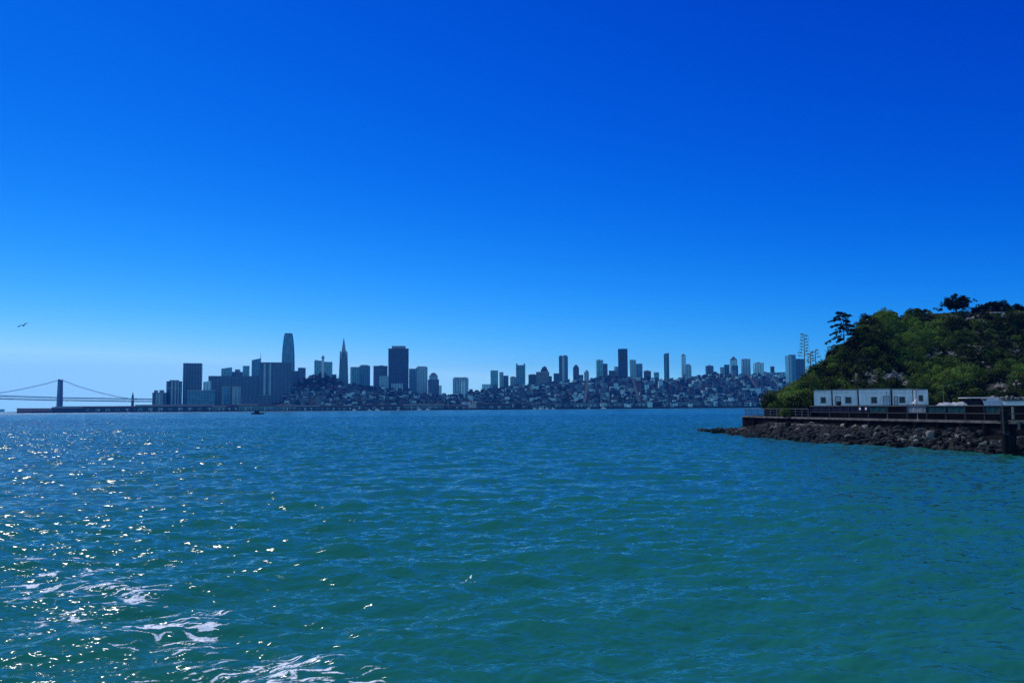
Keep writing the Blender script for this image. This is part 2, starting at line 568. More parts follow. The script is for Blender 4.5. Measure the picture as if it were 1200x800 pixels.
    idx = np.arange(n_r * n_c).reshape(n_r, n_c)
    Q = np.stack([idx[:-1, :-1].ravel(), idx[:-1, 1:].ravel(), idx[1:, 1:].ravel(), idx[1:, :-1].ravel()], 1)
    V = np.stack([X2, Y2, Z], 1)
    me = np_mesh('water', V, Q, m, dict(foam=foam, shoal=shoal, fine=fine, coarse=coarse), smooth=True)
    o = link('water', me)
    tag(o, 'teal green choppy bay water', kind='structure')
    # the rest of the bay, behind and beside the boat
    v = []; f = []
    angs = np.radians(np.linspace(43, 317, 60))
    for a in angs:
        for r_ in (9.0, 60.0, 580.0, 5900.0):
            v.append((math.sin(a) * r_, math.cos(a) * r_, -0.02))
    for i in range(len(angs) - 1):
        for k in range(3):
            f.append((i * 4 + k, (i + 1) * 4 + k, (i + 1) * 4 + k + 1, i * 4 + k + 1))
    o2 = link('water', np_mesh('water', np.array(v), np.array(f), m, dict(foam=np.zeros(len(v)), shoal=np.zeros(len(v)), fine=np.ones(len(v)), coarse=np.ones(len(v)))))
    tag(o2, 'open bay water round the boat', kind='structure')


make_water()

# ------------------------------------------------------------------ city terrain
RIDGE = [(100, 476), (330, 466), (338, 452), (350, 446), (365, 441), (380, 438), (394, 443), (410, 449), (440, 452), (470, 456), (500, 461), (525, 463),
         (545, 459), (565, 456), (600, 452), (620, 449), (645, 448), (665, 446), (690, 443), (715, 440), (735, 441), (765, 443), (785, 443), (805, 441),
         (820, 440), (840, 437), (870, 437), (900, 437), (925, 440), (950, 446), (985, 473), (1100, 476)]
RX = [a for a, b in RIDGE]
D_SHORE, D_RIDGE = 2120.0, 2900.0


def ridge_z(px):
    y = np.interp(px, RX, [b for a, b in RIDGE])
    return max(3.0, PZ(px, y, D_RIDGE) - 6)


_rz = [ridge_z(x) for x in range(0, 1200, 5)]


def gz(px, d):
    zr = float(np.interp(px, range(0, 1200, 5), _rz))
    t = min(1.0, max(0.0, (d - (D_SHORE + 50)) / (D_RIDGE - D_SHORE - 50)))
    z = 3.0 + (zr - 3.0) * (t * (0.75 + 0.25 * t))
    if d > D_RIDGE + 60:
        z = 3.0 + (zr - 3) * max(0.35, 1 - (d - D_RIDGE - 60) / 900)
    return z


def make_city_ground():
    pxs = np.arange(20, 1110, 6)
    ds = np.concatenate([[D_SHORE, D_SHORE + 1], np.arange(D_SHORE + 20, 3000, 30), np.arange(3000, 4200, 120)])
    V = []; 
    for k, d in enumerate(ds):
        for x in pxs:
            z = -1.5 if k == 0 else gz(x, d)
            V.append((PX(x, d), d, z))
    n = len(pxs)
    idx = np.arange(len(V)).reshape(len(ds), n)
    Q = np.stack([idx[:-1, :-1].ravel(), idx[:-1, 1:].ravel(), idx[1:, 1:].ravel(), idx[1:, :-1].ravel()], 1)
    o = link('city_hills', np_mesh('city_hills', np.array(V), Q, mat('city_ground', (0.014, 0.018, 0.015), 0.95, var=0.5, scale=0.02)))
    tag(o, 'low city hills rising behind the waterfront', kind='structure')


make_city_ground()

ROADS = [[(684, 2180), (686.5, 2500), (689, 2890)], [(750.5, 2180), (747, 2450), (742, 2890)], [(897, 2400), (887, 2600), (877, 2890)], [(663, 2200), (660, 2600), (662, 2880)]]


def road_px(r, d):
    return float(np.interp(d, [b for a, b in r], [a for a, b in r]))


asph = mat('far_asphalt', (0.045, 0.075, 0.08), 0.8, var=0.3, scale=0.05)
for r in ROADS[:3]:
    V = []
    ds = np.arange(r[0][1], r[-1][1] + 1, 20)
    for d in ds:
        p = road_px(r, d)
        c = PX(p, d); z = gz(p, d) + 2.5
        V += [(c - 4, d, z), (c + 4, d, z)]
    Q = np.array([(2 * i, 2 * i + 1, 2 * i + 3, 2 * i + 2) for i in range(len(ds) - 1)])
    o = link('street', np_mesh('street', np.array(V), Q, asph))
    tag(o, 'pale street climbing straight up the city hill', kind='structure')

# ------------------------------------------------------------------ skyline towers
FC = {}
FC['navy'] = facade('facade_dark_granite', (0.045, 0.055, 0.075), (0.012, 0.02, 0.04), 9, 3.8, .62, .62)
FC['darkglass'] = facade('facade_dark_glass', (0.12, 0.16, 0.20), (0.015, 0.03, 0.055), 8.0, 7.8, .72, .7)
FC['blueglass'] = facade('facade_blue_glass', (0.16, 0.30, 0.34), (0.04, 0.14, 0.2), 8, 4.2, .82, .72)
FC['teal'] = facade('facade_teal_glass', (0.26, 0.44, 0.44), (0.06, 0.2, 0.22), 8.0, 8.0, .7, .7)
FC['concrete'] = facade('facade_concrete', (0.46, 0.48, 0.48), (0.05, 0.07, 0.09), 9.0, 6.8, .5, .5)
FC['pale'] = facade('facade_pale', (0.74, 0.75, 0.73), (0.12, 0.16, 0.18), 8.5, 6.6, .5, .5)
FC['white'] = facade('facade_white', (0.84, 0.84, 0.82), (0.14, 0.17, 0.19), 5.0, 3.3, .42, .45)
FC['tan'] = facade('facade_tan_brick', (0.26, 0.2, 0.15), (0.05, 0.06, 0.07), 4.5, 3.5, .45, .5)
FC['brown'] = facade('facade_brown', (0.12, 0.09, 0.08), (0.03, 0.04, 0.05), 4.0, 3.5, .5, .5)
FC['ribbed'] = facade('facade_ribbed', (0.42, 0.43, 0.43), (0.05, 0.07, 0.1), 9.0, 60.0, .52, .985)
FC['slab'] = facade('facade_slab', (0.12, 0.145, 0.17), (0.025, 0.04, 0.065), 11.0, 7.2, .6, .55)
ROOFM = mat('roof_gravel', (0.12, 0.12, 0.12), 0.9, scale=0.1)
PARA = mat('parapet_stone', (0.36, 0.36, 0.35), 0.85, scale=0.1)
METAL = mat('far_metal', (0.25, 0.27, 0.28), 0.5, scale=0.1)


def tower(name, label, x0, x1, ytop, d, fac, cat='tower', yaw=0.0, depth=None, base=None, crown=None, boxes=(), mast=None, strip=None, ybase=None, group=None):
    """box tower: x0..x1 and ytop in photo pixels at distance d; boxes: (f0,f1,ytop) rooftop storeys"""
    c = P((x0 + x1) / 2, 470, d)
    w = (x1 - x0) / 1000 * d
    az = math.atan2(c.x, c.y)
    z0 = gz((x0 + x1) / 2, d) - 1 if base is None else base
    if ybase is not None: z0 = PZ((x0 + x1) / 2, ybase, d)
    zt = PZ((x0 + x1) / 2, ytop, d) - z0
    ya = R(yaw)
    if depth is None: depth = w * 0.8
    # keep the silhouette width when turned
    if yaw:
        depth = min(depth, w * 0.8)
        W = (w - depth * abs(math.sin(ya))) / math.cos(ya)
    else:
        W = w
    o = empty(name, (c.x, c.y, z0), -az + ya)
    o.location = Vector((c.x, c.y, z0)) + Vector((math.sin(az), math.cos(az), 0)) * depth / 2
    tag(o, label, cat, group)
    h = W / 2; q = depth / 2
    m = FC[fac]
    b = MB()
    if crown == 'slantL':      # roof plane falling to the left
        b.add([(-h, -q, 0), (h, -q, 0), (h, q, 0), (-h, q, 0), (-h, -q, zt * 0.955), (h, -q, zt), (h, q, zt), (-h, q, zt * 0.955)],
              [(3, 2, 1, 0), (4, 5, 6, 7), (0, 1, 5, 4), (1, 2, 6, 5), (2, 3, 7, 6), (3, 0, 4, 7)])
    elif crown == 'slantR':
        b.add([(-h, -q, 0), (h, -q, 0), (h, q, 0), (-h, q, 0), (-h, -q, zt), (h, -q, zt * 0.93), (h, q, zt * 0.93), (-h, q, zt)],
              [(3, 2, 1, 0), (4, 5, 6, 7), (0, 1, 5, 4), (1, 2, 6, 5), (2, 3, 7, 6), (3, 0, 4, 7)])
    elif crown == 'chamfer':
        cc = h * 0.35
        pts = [(-h + cc, -q), (h - cc, -q), (h, -q + cc), (h, q - cc), (h - cc, q), (-h + cc, q), (-h, q - cc), (-h, -q + cc)]
        b.prism(pts, 0, zt)
    elif crown == 'round':
        b.prism([(h * math.copysign(abs(math.cos(t)) ** .7, math.cos(t)), q * math.copysign(abs(math.sin(t)) ** .7, math.sin(t))) for t in [2 * PI * k / 20 for k in range(20)]], 0, zt)
    else:
        b.box(-h, h, -q, q, 0, zt)
    b.build('facade', m, o)
    if crown in (None, 'notch') and zt > 30:
        # parapet standing on the roof edge
        p = MB()
        t = max(0.8, W * 0.03); ph = max(1.6, zt * 0.012)
        p.box(-h, h, -q, -q + t, zt + .003, zt + ph).box(-h, h, q - t, q, zt + .003, zt + ph)
        p.box(-h, -h + t, -q + t + .01, q - t - .01, zt + .003, zt + ph).box(h - t, h, -q + t + .01, q - t - .01, zt + .003, zt + ph)
        p.build('parapet', PARA if fac not in ('navy', 'darkglass', 'slab') else m, o)
    for (f0, f1, yt) in boxes:
        zb = PZ((x0 + x1) / 2, yt, d) - z0
        MB().box(-h + f0 * W, -h + f1 * W, -q * .6, q * .6, zt + .004, zb).build('roof_house', m if zb - zt > 12 else METAL, o)
    if crown == 'notch':
        for sx in (-1, 1):
            MB().box(min(sx * h, sx * h * .7), max(sx * h, sx * h * .7), -q * .98, q * .98, zt + 2.2, zt + 7).build('corner_turret', m, o)
    if crown == 'pyramid':
        MB().loft([[(-h, -q, zt + .01), (h, -q, zt + .01), (h, q, zt + .01), (-h, q, zt + .01)], [(-.3, -.3, zt + h * 1.1), (.3, -.3, zt + h * 1.1), (.3, .3, zt + h * 1.1), (-.3, .3, zt + h * 1.1)]]).build('roof', MATS.get('roof_gravel'), o)
    if crown == 'dome':
        n = 10
        MB().lathe([(h * .78 * math.cos(t), zt + .01 + h * 1.0 * math.sin(t)) for t in [k * PI / 2 / n for k in range(n)]] + [(0.05, zt + h)], 20).build('dome', m, o, smooth=True)
    if mast:
        fx, yt = mast
        zm = PZ((x0 + x1) / 2, yt, d) - z0
        MB().bar((-h + fx * W, 0, zt), (-h + fx * W, 0, zm), 1.1, .3).build('mast', METAL, o)
    if strip:
        for (f0, f1, fc) in strip:      # a bay of another cladding, standing proud of the front
            MB().box(-h + f0 * W, -h + f1 * W, -q - 2.5, -q - .01, 0, zt * .985).build('facade_bay', FC[fc], o)
    return o


T = tower
# left waterfront group
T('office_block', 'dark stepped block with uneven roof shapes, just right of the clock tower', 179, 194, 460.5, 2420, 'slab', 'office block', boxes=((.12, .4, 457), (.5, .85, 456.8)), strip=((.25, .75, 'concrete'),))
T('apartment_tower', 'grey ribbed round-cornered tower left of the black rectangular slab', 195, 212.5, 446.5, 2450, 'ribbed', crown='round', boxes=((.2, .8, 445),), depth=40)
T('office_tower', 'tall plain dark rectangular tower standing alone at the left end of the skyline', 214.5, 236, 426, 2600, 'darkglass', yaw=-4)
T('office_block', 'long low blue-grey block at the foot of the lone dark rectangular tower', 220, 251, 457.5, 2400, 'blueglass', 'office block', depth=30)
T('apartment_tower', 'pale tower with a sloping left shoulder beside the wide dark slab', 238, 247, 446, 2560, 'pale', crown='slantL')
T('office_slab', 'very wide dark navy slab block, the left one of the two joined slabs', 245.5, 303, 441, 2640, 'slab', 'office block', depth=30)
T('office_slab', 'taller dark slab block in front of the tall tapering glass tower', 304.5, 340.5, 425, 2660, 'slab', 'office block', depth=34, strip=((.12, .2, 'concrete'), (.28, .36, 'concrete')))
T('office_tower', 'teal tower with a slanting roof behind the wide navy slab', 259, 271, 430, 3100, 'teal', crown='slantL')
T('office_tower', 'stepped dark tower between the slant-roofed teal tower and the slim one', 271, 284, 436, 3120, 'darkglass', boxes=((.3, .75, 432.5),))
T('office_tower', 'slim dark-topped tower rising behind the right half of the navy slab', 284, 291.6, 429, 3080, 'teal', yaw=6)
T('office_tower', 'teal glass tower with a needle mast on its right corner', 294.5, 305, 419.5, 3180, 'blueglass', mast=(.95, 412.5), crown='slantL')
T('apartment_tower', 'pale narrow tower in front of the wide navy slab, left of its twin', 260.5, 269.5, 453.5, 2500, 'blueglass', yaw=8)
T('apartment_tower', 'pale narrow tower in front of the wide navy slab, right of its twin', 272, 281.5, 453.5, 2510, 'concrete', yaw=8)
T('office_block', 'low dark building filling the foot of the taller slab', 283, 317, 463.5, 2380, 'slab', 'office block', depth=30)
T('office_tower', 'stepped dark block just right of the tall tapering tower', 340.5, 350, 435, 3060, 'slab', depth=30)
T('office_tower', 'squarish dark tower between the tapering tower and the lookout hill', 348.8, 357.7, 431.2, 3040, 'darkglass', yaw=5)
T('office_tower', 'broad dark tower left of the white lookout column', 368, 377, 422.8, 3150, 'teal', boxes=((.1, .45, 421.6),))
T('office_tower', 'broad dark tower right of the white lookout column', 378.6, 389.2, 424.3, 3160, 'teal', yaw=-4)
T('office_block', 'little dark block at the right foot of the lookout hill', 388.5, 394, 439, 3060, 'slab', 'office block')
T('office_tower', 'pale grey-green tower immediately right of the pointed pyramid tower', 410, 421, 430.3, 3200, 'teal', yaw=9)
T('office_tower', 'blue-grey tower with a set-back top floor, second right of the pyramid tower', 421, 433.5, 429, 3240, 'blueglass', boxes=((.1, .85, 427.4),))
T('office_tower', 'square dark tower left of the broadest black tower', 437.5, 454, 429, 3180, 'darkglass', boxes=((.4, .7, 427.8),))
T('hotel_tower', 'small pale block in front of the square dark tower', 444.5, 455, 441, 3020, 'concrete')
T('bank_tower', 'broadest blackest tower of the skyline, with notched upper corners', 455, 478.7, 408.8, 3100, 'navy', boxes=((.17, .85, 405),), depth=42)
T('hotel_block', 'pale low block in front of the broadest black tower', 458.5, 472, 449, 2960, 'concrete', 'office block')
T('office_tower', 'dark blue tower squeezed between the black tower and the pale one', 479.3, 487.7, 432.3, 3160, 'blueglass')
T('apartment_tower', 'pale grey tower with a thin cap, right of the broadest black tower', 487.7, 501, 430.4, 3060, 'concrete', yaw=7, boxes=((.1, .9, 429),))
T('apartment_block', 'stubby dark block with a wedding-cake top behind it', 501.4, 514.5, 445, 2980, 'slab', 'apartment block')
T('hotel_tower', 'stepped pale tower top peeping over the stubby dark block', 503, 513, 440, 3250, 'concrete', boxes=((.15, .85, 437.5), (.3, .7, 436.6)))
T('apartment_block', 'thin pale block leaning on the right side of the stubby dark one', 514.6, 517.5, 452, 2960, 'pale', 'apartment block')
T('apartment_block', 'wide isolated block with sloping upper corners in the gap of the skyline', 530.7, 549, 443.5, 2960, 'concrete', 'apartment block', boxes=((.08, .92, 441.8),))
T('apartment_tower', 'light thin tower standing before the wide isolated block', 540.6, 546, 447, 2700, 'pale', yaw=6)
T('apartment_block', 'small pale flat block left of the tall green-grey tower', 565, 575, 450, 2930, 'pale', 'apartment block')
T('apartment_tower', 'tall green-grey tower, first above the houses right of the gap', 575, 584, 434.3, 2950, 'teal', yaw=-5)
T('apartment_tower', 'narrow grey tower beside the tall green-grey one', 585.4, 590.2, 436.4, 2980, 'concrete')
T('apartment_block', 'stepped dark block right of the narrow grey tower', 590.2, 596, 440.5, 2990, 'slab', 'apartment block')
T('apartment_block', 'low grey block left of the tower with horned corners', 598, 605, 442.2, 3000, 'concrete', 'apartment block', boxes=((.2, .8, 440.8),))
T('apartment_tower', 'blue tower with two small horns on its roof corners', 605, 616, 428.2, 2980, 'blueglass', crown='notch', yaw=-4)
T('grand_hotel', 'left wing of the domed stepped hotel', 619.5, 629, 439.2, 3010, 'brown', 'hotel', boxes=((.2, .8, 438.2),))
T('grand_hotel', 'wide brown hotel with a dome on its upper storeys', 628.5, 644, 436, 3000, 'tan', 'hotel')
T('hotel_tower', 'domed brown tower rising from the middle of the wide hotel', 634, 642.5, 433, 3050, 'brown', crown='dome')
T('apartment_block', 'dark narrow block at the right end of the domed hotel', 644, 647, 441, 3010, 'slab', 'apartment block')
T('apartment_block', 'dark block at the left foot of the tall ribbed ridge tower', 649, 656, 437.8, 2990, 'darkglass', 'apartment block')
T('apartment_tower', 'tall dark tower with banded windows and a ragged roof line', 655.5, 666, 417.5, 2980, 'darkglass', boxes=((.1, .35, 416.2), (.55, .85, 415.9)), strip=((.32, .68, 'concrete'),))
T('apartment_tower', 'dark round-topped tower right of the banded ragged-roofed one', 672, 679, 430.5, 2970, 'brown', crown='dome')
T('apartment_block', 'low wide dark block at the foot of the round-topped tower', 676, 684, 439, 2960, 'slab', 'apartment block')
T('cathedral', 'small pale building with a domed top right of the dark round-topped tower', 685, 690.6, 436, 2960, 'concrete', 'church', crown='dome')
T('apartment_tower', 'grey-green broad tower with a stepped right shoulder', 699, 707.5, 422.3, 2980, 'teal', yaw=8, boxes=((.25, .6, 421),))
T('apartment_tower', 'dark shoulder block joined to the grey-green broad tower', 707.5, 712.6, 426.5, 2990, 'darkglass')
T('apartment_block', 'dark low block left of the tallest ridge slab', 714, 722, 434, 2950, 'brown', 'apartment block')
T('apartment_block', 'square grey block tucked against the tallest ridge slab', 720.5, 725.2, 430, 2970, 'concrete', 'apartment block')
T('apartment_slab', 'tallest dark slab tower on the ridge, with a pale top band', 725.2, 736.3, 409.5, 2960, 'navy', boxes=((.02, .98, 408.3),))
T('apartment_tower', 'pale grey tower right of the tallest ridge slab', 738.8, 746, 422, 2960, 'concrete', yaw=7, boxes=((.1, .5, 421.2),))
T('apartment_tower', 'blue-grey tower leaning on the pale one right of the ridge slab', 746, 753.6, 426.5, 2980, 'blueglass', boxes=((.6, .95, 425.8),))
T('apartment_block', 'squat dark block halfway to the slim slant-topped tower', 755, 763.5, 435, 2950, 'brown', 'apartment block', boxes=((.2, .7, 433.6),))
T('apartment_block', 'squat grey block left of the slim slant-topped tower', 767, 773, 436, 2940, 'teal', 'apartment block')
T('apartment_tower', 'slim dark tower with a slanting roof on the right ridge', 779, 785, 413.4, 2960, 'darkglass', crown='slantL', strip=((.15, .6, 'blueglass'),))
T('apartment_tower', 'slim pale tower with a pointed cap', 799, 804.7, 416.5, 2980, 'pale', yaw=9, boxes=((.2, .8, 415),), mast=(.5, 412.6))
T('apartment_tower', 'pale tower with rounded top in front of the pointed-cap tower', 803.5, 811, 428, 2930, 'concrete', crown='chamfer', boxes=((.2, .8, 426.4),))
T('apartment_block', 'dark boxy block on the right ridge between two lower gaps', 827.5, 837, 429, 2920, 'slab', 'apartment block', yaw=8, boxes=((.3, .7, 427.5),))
T('apartment_block', 'grey block left of the house-roofed tower', 845, 850, 430, 2930, 'concrete', 'apartment block')
T('apartment_tower', 'dark tower touching the grey block on the right ridge', 849.7, 855.8, 427.6, 2940, 'darkglass')
T('apartment_tower', 'pale tower with a pointed pyramid roof', 856.8, 865, 421.5, 2930, 'pale', crown='pyramid')
T('apartment_tower', 'darker low tower in front of the pyramid-roofed one', 859, 866, 428.5, 2890, 'slab')
T('apartment_tower', 'square grey tower right of the pyramid-roofed one', 869.4, 880.5, 421, 2920, 'concrete', yaw=8, boxes=((.4, .65, 420),))
T('apartment_tower', 'white and grey tower at the top of the diagonal street', 884, 896, 425.6, 2880, 'pale', yaw=10, boxes=((.35, .65, 424),))
T('apartment_block', 'small dark block in the gap before the last pair of towers', 904, 908.6, 429.5, 2900, 'brown', 'apartment block')
T('apartment_block', 'wide pale block under the small dark one at the right end of town', 899, 921, 436, 2880, 'concrete', 'apartment block', depth=20)
T('apartment_tower', 'thin white tower, left half of the last pair of towers', 921.7, 925.6, 417.5, 2700, 'white')
T('apartment_tower', 'tall dark tower with a pale bay, last of the skyline before the island', 925.8, 934, 416, 2710, 'blueglass', strip=((.02, .42, 'concrete'),), boxes=((.2, .7, 415.2),))
T('apartment_tower', 'dark tower half hidden behind the island slope', 934, 944, 421, 2730, 'darkglass', boxes=((.1, .5, 420),))


def salesforce():
    d = 3120
    c = P(335, 470, d)
    z0 = gz(335, d)
    o = empty('glass_skyscraper', (c.x, c.y + 25, z0), -math.atan2(c.x, c.y))
    tag(o, 'tallest tapering glass tower with rounded top on the left of the skyline', 'skyscraper')
    prof = [(440, 7.65), (428, 7.6), (415, 7.25), (405, 6.6), (398, 5.9), (394, 5.3), (391.4, 4.75)]
    rings = []
    for (y, hw) in [(470, 7.65)] + prof:
        r = hw / 1000 * d; zz = PZ(335, y, d) - z0
        if y == 470: zz = 0
        ring = []
        for k in range(24):
            t = 2 * PI * (k + .5) / 24
            ring.append((r * math.copysign(abs(math.cos(t)) ** .5, math.cos(t)), r * math.copysign(abs(math.sin(t)) ** .5, math.sin(t)), zz))
        rings.append(ring)
    zt = rings[-1][0][2]
    MB().loft(rings).build('facade', FC['blueglass'], o)
    top = [[(p[0] * k, p[1] * k, zt + dz) for p in rings[-1]] for k, dz in ((.985, .02), (.96, 3.4), (.9, 4.6))]
    MB().loft(top).build('crown', FC['darkglass'], o)
    for sx in (-1, 1):
        MB().loft([[(sx * (r_[0][0] * 0 + w_) - 1.2, -r2 - 1.0, z_), (sx * w_ + 1.2, -r2 - 1.0, z_), (sx * w_ + 1.2, -r2 + 1, z_), (sx * w_ - 1.2, -r2 + 1, z_)]
                   for r_ in [rings[0]] for (w_, r2, z_) in [(rr[0][0] * .62, max(p[0] for p in rr), rr[0][2]) for rr in rings]]).build('corner_fin', FC['teal'], o)


salesforce()


def pyramid():
    d = 3130
    c = P(401.4, 470, d)
    z0 = gz(401, d)
    o = empty('pyramid_skyscraper', (c.x, c.y + 15, z0), -math.atan2(c.x, c.y))
    tag(o, 'slender pointed pyramid tower with a spire and two side wings', 'skyscraper')
    zf = lambda y: PZ(401.4, y, d) - z0
    s = d / 1000

    def sq(h, z): return [(-h, -h, z), (h, -h, z), (h, h, z), (-h, h, z)]
    sh, tip = zf(412.5), zf(395.6)
    m = facade('facade_pyramid', (0.13, 0.18, 0.18), (0.03, 0.06, 0.08), 5.0, 4.0, .5, .55)
    MB().loft([sq(5.6 * s, 0), sq(2.75 * s, sh)]).build('facade', m, o)
    MB().loft([sq(2.72 * s, sh + .02), sq(.25 * s, tip)]).build('spire', METAL, o)
    for sx in (-1, 1):
        MB().loft([[(sx * (5.1 * s) - 2, -6, 10), (sx * 5.1 * s + 2, -6, 10), (sx * 5.1 * s + 2, 6, 10), (sx * 5.1 * s - 2, 6, 10)],
                   [(sx * 3.7 * s - 2.2, -5, sh), (sx * 3.7 * s + 2, -5, sh), (sx * 3.7 * s + 2, 5, sh), (sx * 3.7 * s - 2.2, 5, sh)],
                   [(sx * 3.3 * s - 1.5, -5, sh + 5), (sx * 3.3 * s + .5, -5, sh + 5), (sx * 3.3 * s + .5, 5, sh + 5), (sx * 3.3 * s - 1.5, 5, sh + 5)]]).build('wing', FC['slab'], o)


pyramid()


def coit():
    d = 2840
    c = P(378, 470, d)
    z0 = gz(378, d)
    o = empty('lookout_tower', (c.x, c.y, z0))
    tag(o, 'slim white fluted lookout column on the wooded hill', 'lookout tower')
    zt = PZ(378, 416.6, d) - z0
    r = 1.45 / 1000 * d
    ring = lambda k, z: [((r * k * (1 + .05 * math.cos(12 * t))) * math.cos(t), (r * k * (1 + .05 * math.cos(12 * t))) * math.sin(t), z) for t in [2 * PI * i / 48 for i in range(48)]]
    w = mat('lookout_concrete', (0.62, 0.63, 0.62), .8, scale=.1)
    MB().loft([ring(1.12, 0), ring(1.12, 7), ring(.98, 7.2), ring(.92, zt * .86)]).build('shaft', w, o)
    MB().loft([ring(.98, zt * .86 + .05), ring(1.0, zt * .95), ring(.86, zt * .955), ring(.84, zt)]).build('lantern', w, o)
    a = MB()
    for k in range(8):
        t = 2 * PI * k / 8 + .2
        a.bar((r * 1.0 * math.cos(t), r * 1.0 * math.sin(t), zt * .875), (r * 1.0 * math.cos(t), r * 1.0 * math.sin(t), zt * .935), .75, .75, 6)
    a.build('arched_opening', mat('dark_void', (.02, .02, .025), .9), o)


coit()


def clock_tower():
    d = 2350
    c = P(155.2, 478, d)
    o = empty('clock_tower', (c.x, c.y, 3.0), -math.atan2(c.x, c.y))
    tag(o, 'thin pointed ferry terminal clock tower beside the bridge end', 'clock tower')
    zf = lambda y: PZ(155.2, y, d) - 3
    m = FC['slab']; s = d / 1000
    h = 1.45 * s
    MB().box(-h, h, -h, h, 0, zf(467)).build('shaft', m, o)
    MB().box(-h * .85, h * .85, -h * .85, h * .85, zf(467) + .01, zf(464)).build('belfry', m, o)
    MB().lathe([(h * .7, zf(464) + .02), (h * .62, zf(462.2)), (h * .4, zf(461.8)), (h * .3, zf(460.5)), (.1, zf(458.2))], 12).build('spire', METAL, o)
    fa = MB().lathe([(h * .6, 0), (h * .6, .3)], 20)
    f = fa.build('clock_face', mat('clock_white', (.6, .6, .56), .6), o, (0, -h - .02, zf(468.5)))
    f.rotation_euler = (PI / 2, 0, 0)


clock_tower()

# ------------------------------------------------------------------ houses on the slopes
WALLC = {'white': (.80, .82, .82), 'cream': (.55, .50, .42), 'grey': (.22, .24, .25), 'blue-grey': (.08, .11, .14), 'brown': (.06, .045, .038), 'dark': (.025, .03, .04)}
HF = {k: facade('house_' + k.replace('-', '_'), v, (0.03, 0.045, 0.06), 3.4, 3.2, .42, .45) for k, v in WALLC.items()}
HR = {'pale': mat('pale_flat_roof', (.15, .21, .22), .9, scale=.2), 'dark': mat('dark_shingle_roof', (.015, .03, .036), .9, scale=.2), 'red': mat('tile_roof', (.07, .05, .04), .9, scale=.2)}
ZONES = [(330, 396, 'below white lookout column'), (396, 456, 'below pyramid tower'), (456, 520, 'below broadest black tower'),
         (520, 600, 'under the skyline gap'), (600, 688, 'below domed hotel'), (688, 760, 'below tallest ridge slab'),
         (760, 845, 'below slant-roofed tower'), (845, 990, 'at right end of town')]
PROTO = {}


def house_proto(wc, roof, size):
    key = (wc, roof, size)
    if key in PROTO: return copy_tree(PROTO[key])
    w, dp, h = {'small': (8.5, 11, 8), 'wide': (15.5, 12, 8.5), 'tall': (11.5, 13, 13), 'tower': (12.5, 13, 22)}[size]
    o = empty('house' if size in ('small', 'wide') else 'apartment_house', (0, 0, 0))
    o['category'] = 'house' if size in ('small', 'wide') else 'apartment house'
    b = MB().box(-w / 2, w / 2, -dp / 2, dp / 2, -5, h)
    b.box(-w * .32, -w * .08, -dp / 2 - 1.2, -dp / 2 - .01, -4, h * .85)       # bay window
    if size != 'small': b.box(w * .1, w * .36, -dp / 2 - 1.2, -dp / 2 - .01, -4, h * .85)
    b.build('wall', HF[wc], o)
    rm = HR['pale' if roof == 'flat' else ('red' if wc in ('cream', 'white') and size == 'wide' else 'dark')]
    r = MB()
    e = .5
    if roof == 'flat':
        r.box(-w / 2 - .3, w / 2 + .3, -dp / 2 - .3, dp / 2 + .3, h + .01, h + .8).box(w * .05, w * .3, 0, dp * .3, h + .81, h + 3)
    elif roof == 'gable':
        r.gablex(-w / 2 - e, w / 2 + e, -dp / 2 - e, dp / 2 + e, h + .01, h + 4)
    else:
        r.hip(-w / 2 - e, w / 2 + e, -dp / 2 - e, dp / 2 + e, h + .01, h + 3.6)
    r.build('roof', rm, o)
    PROTO[key] = o
    return o


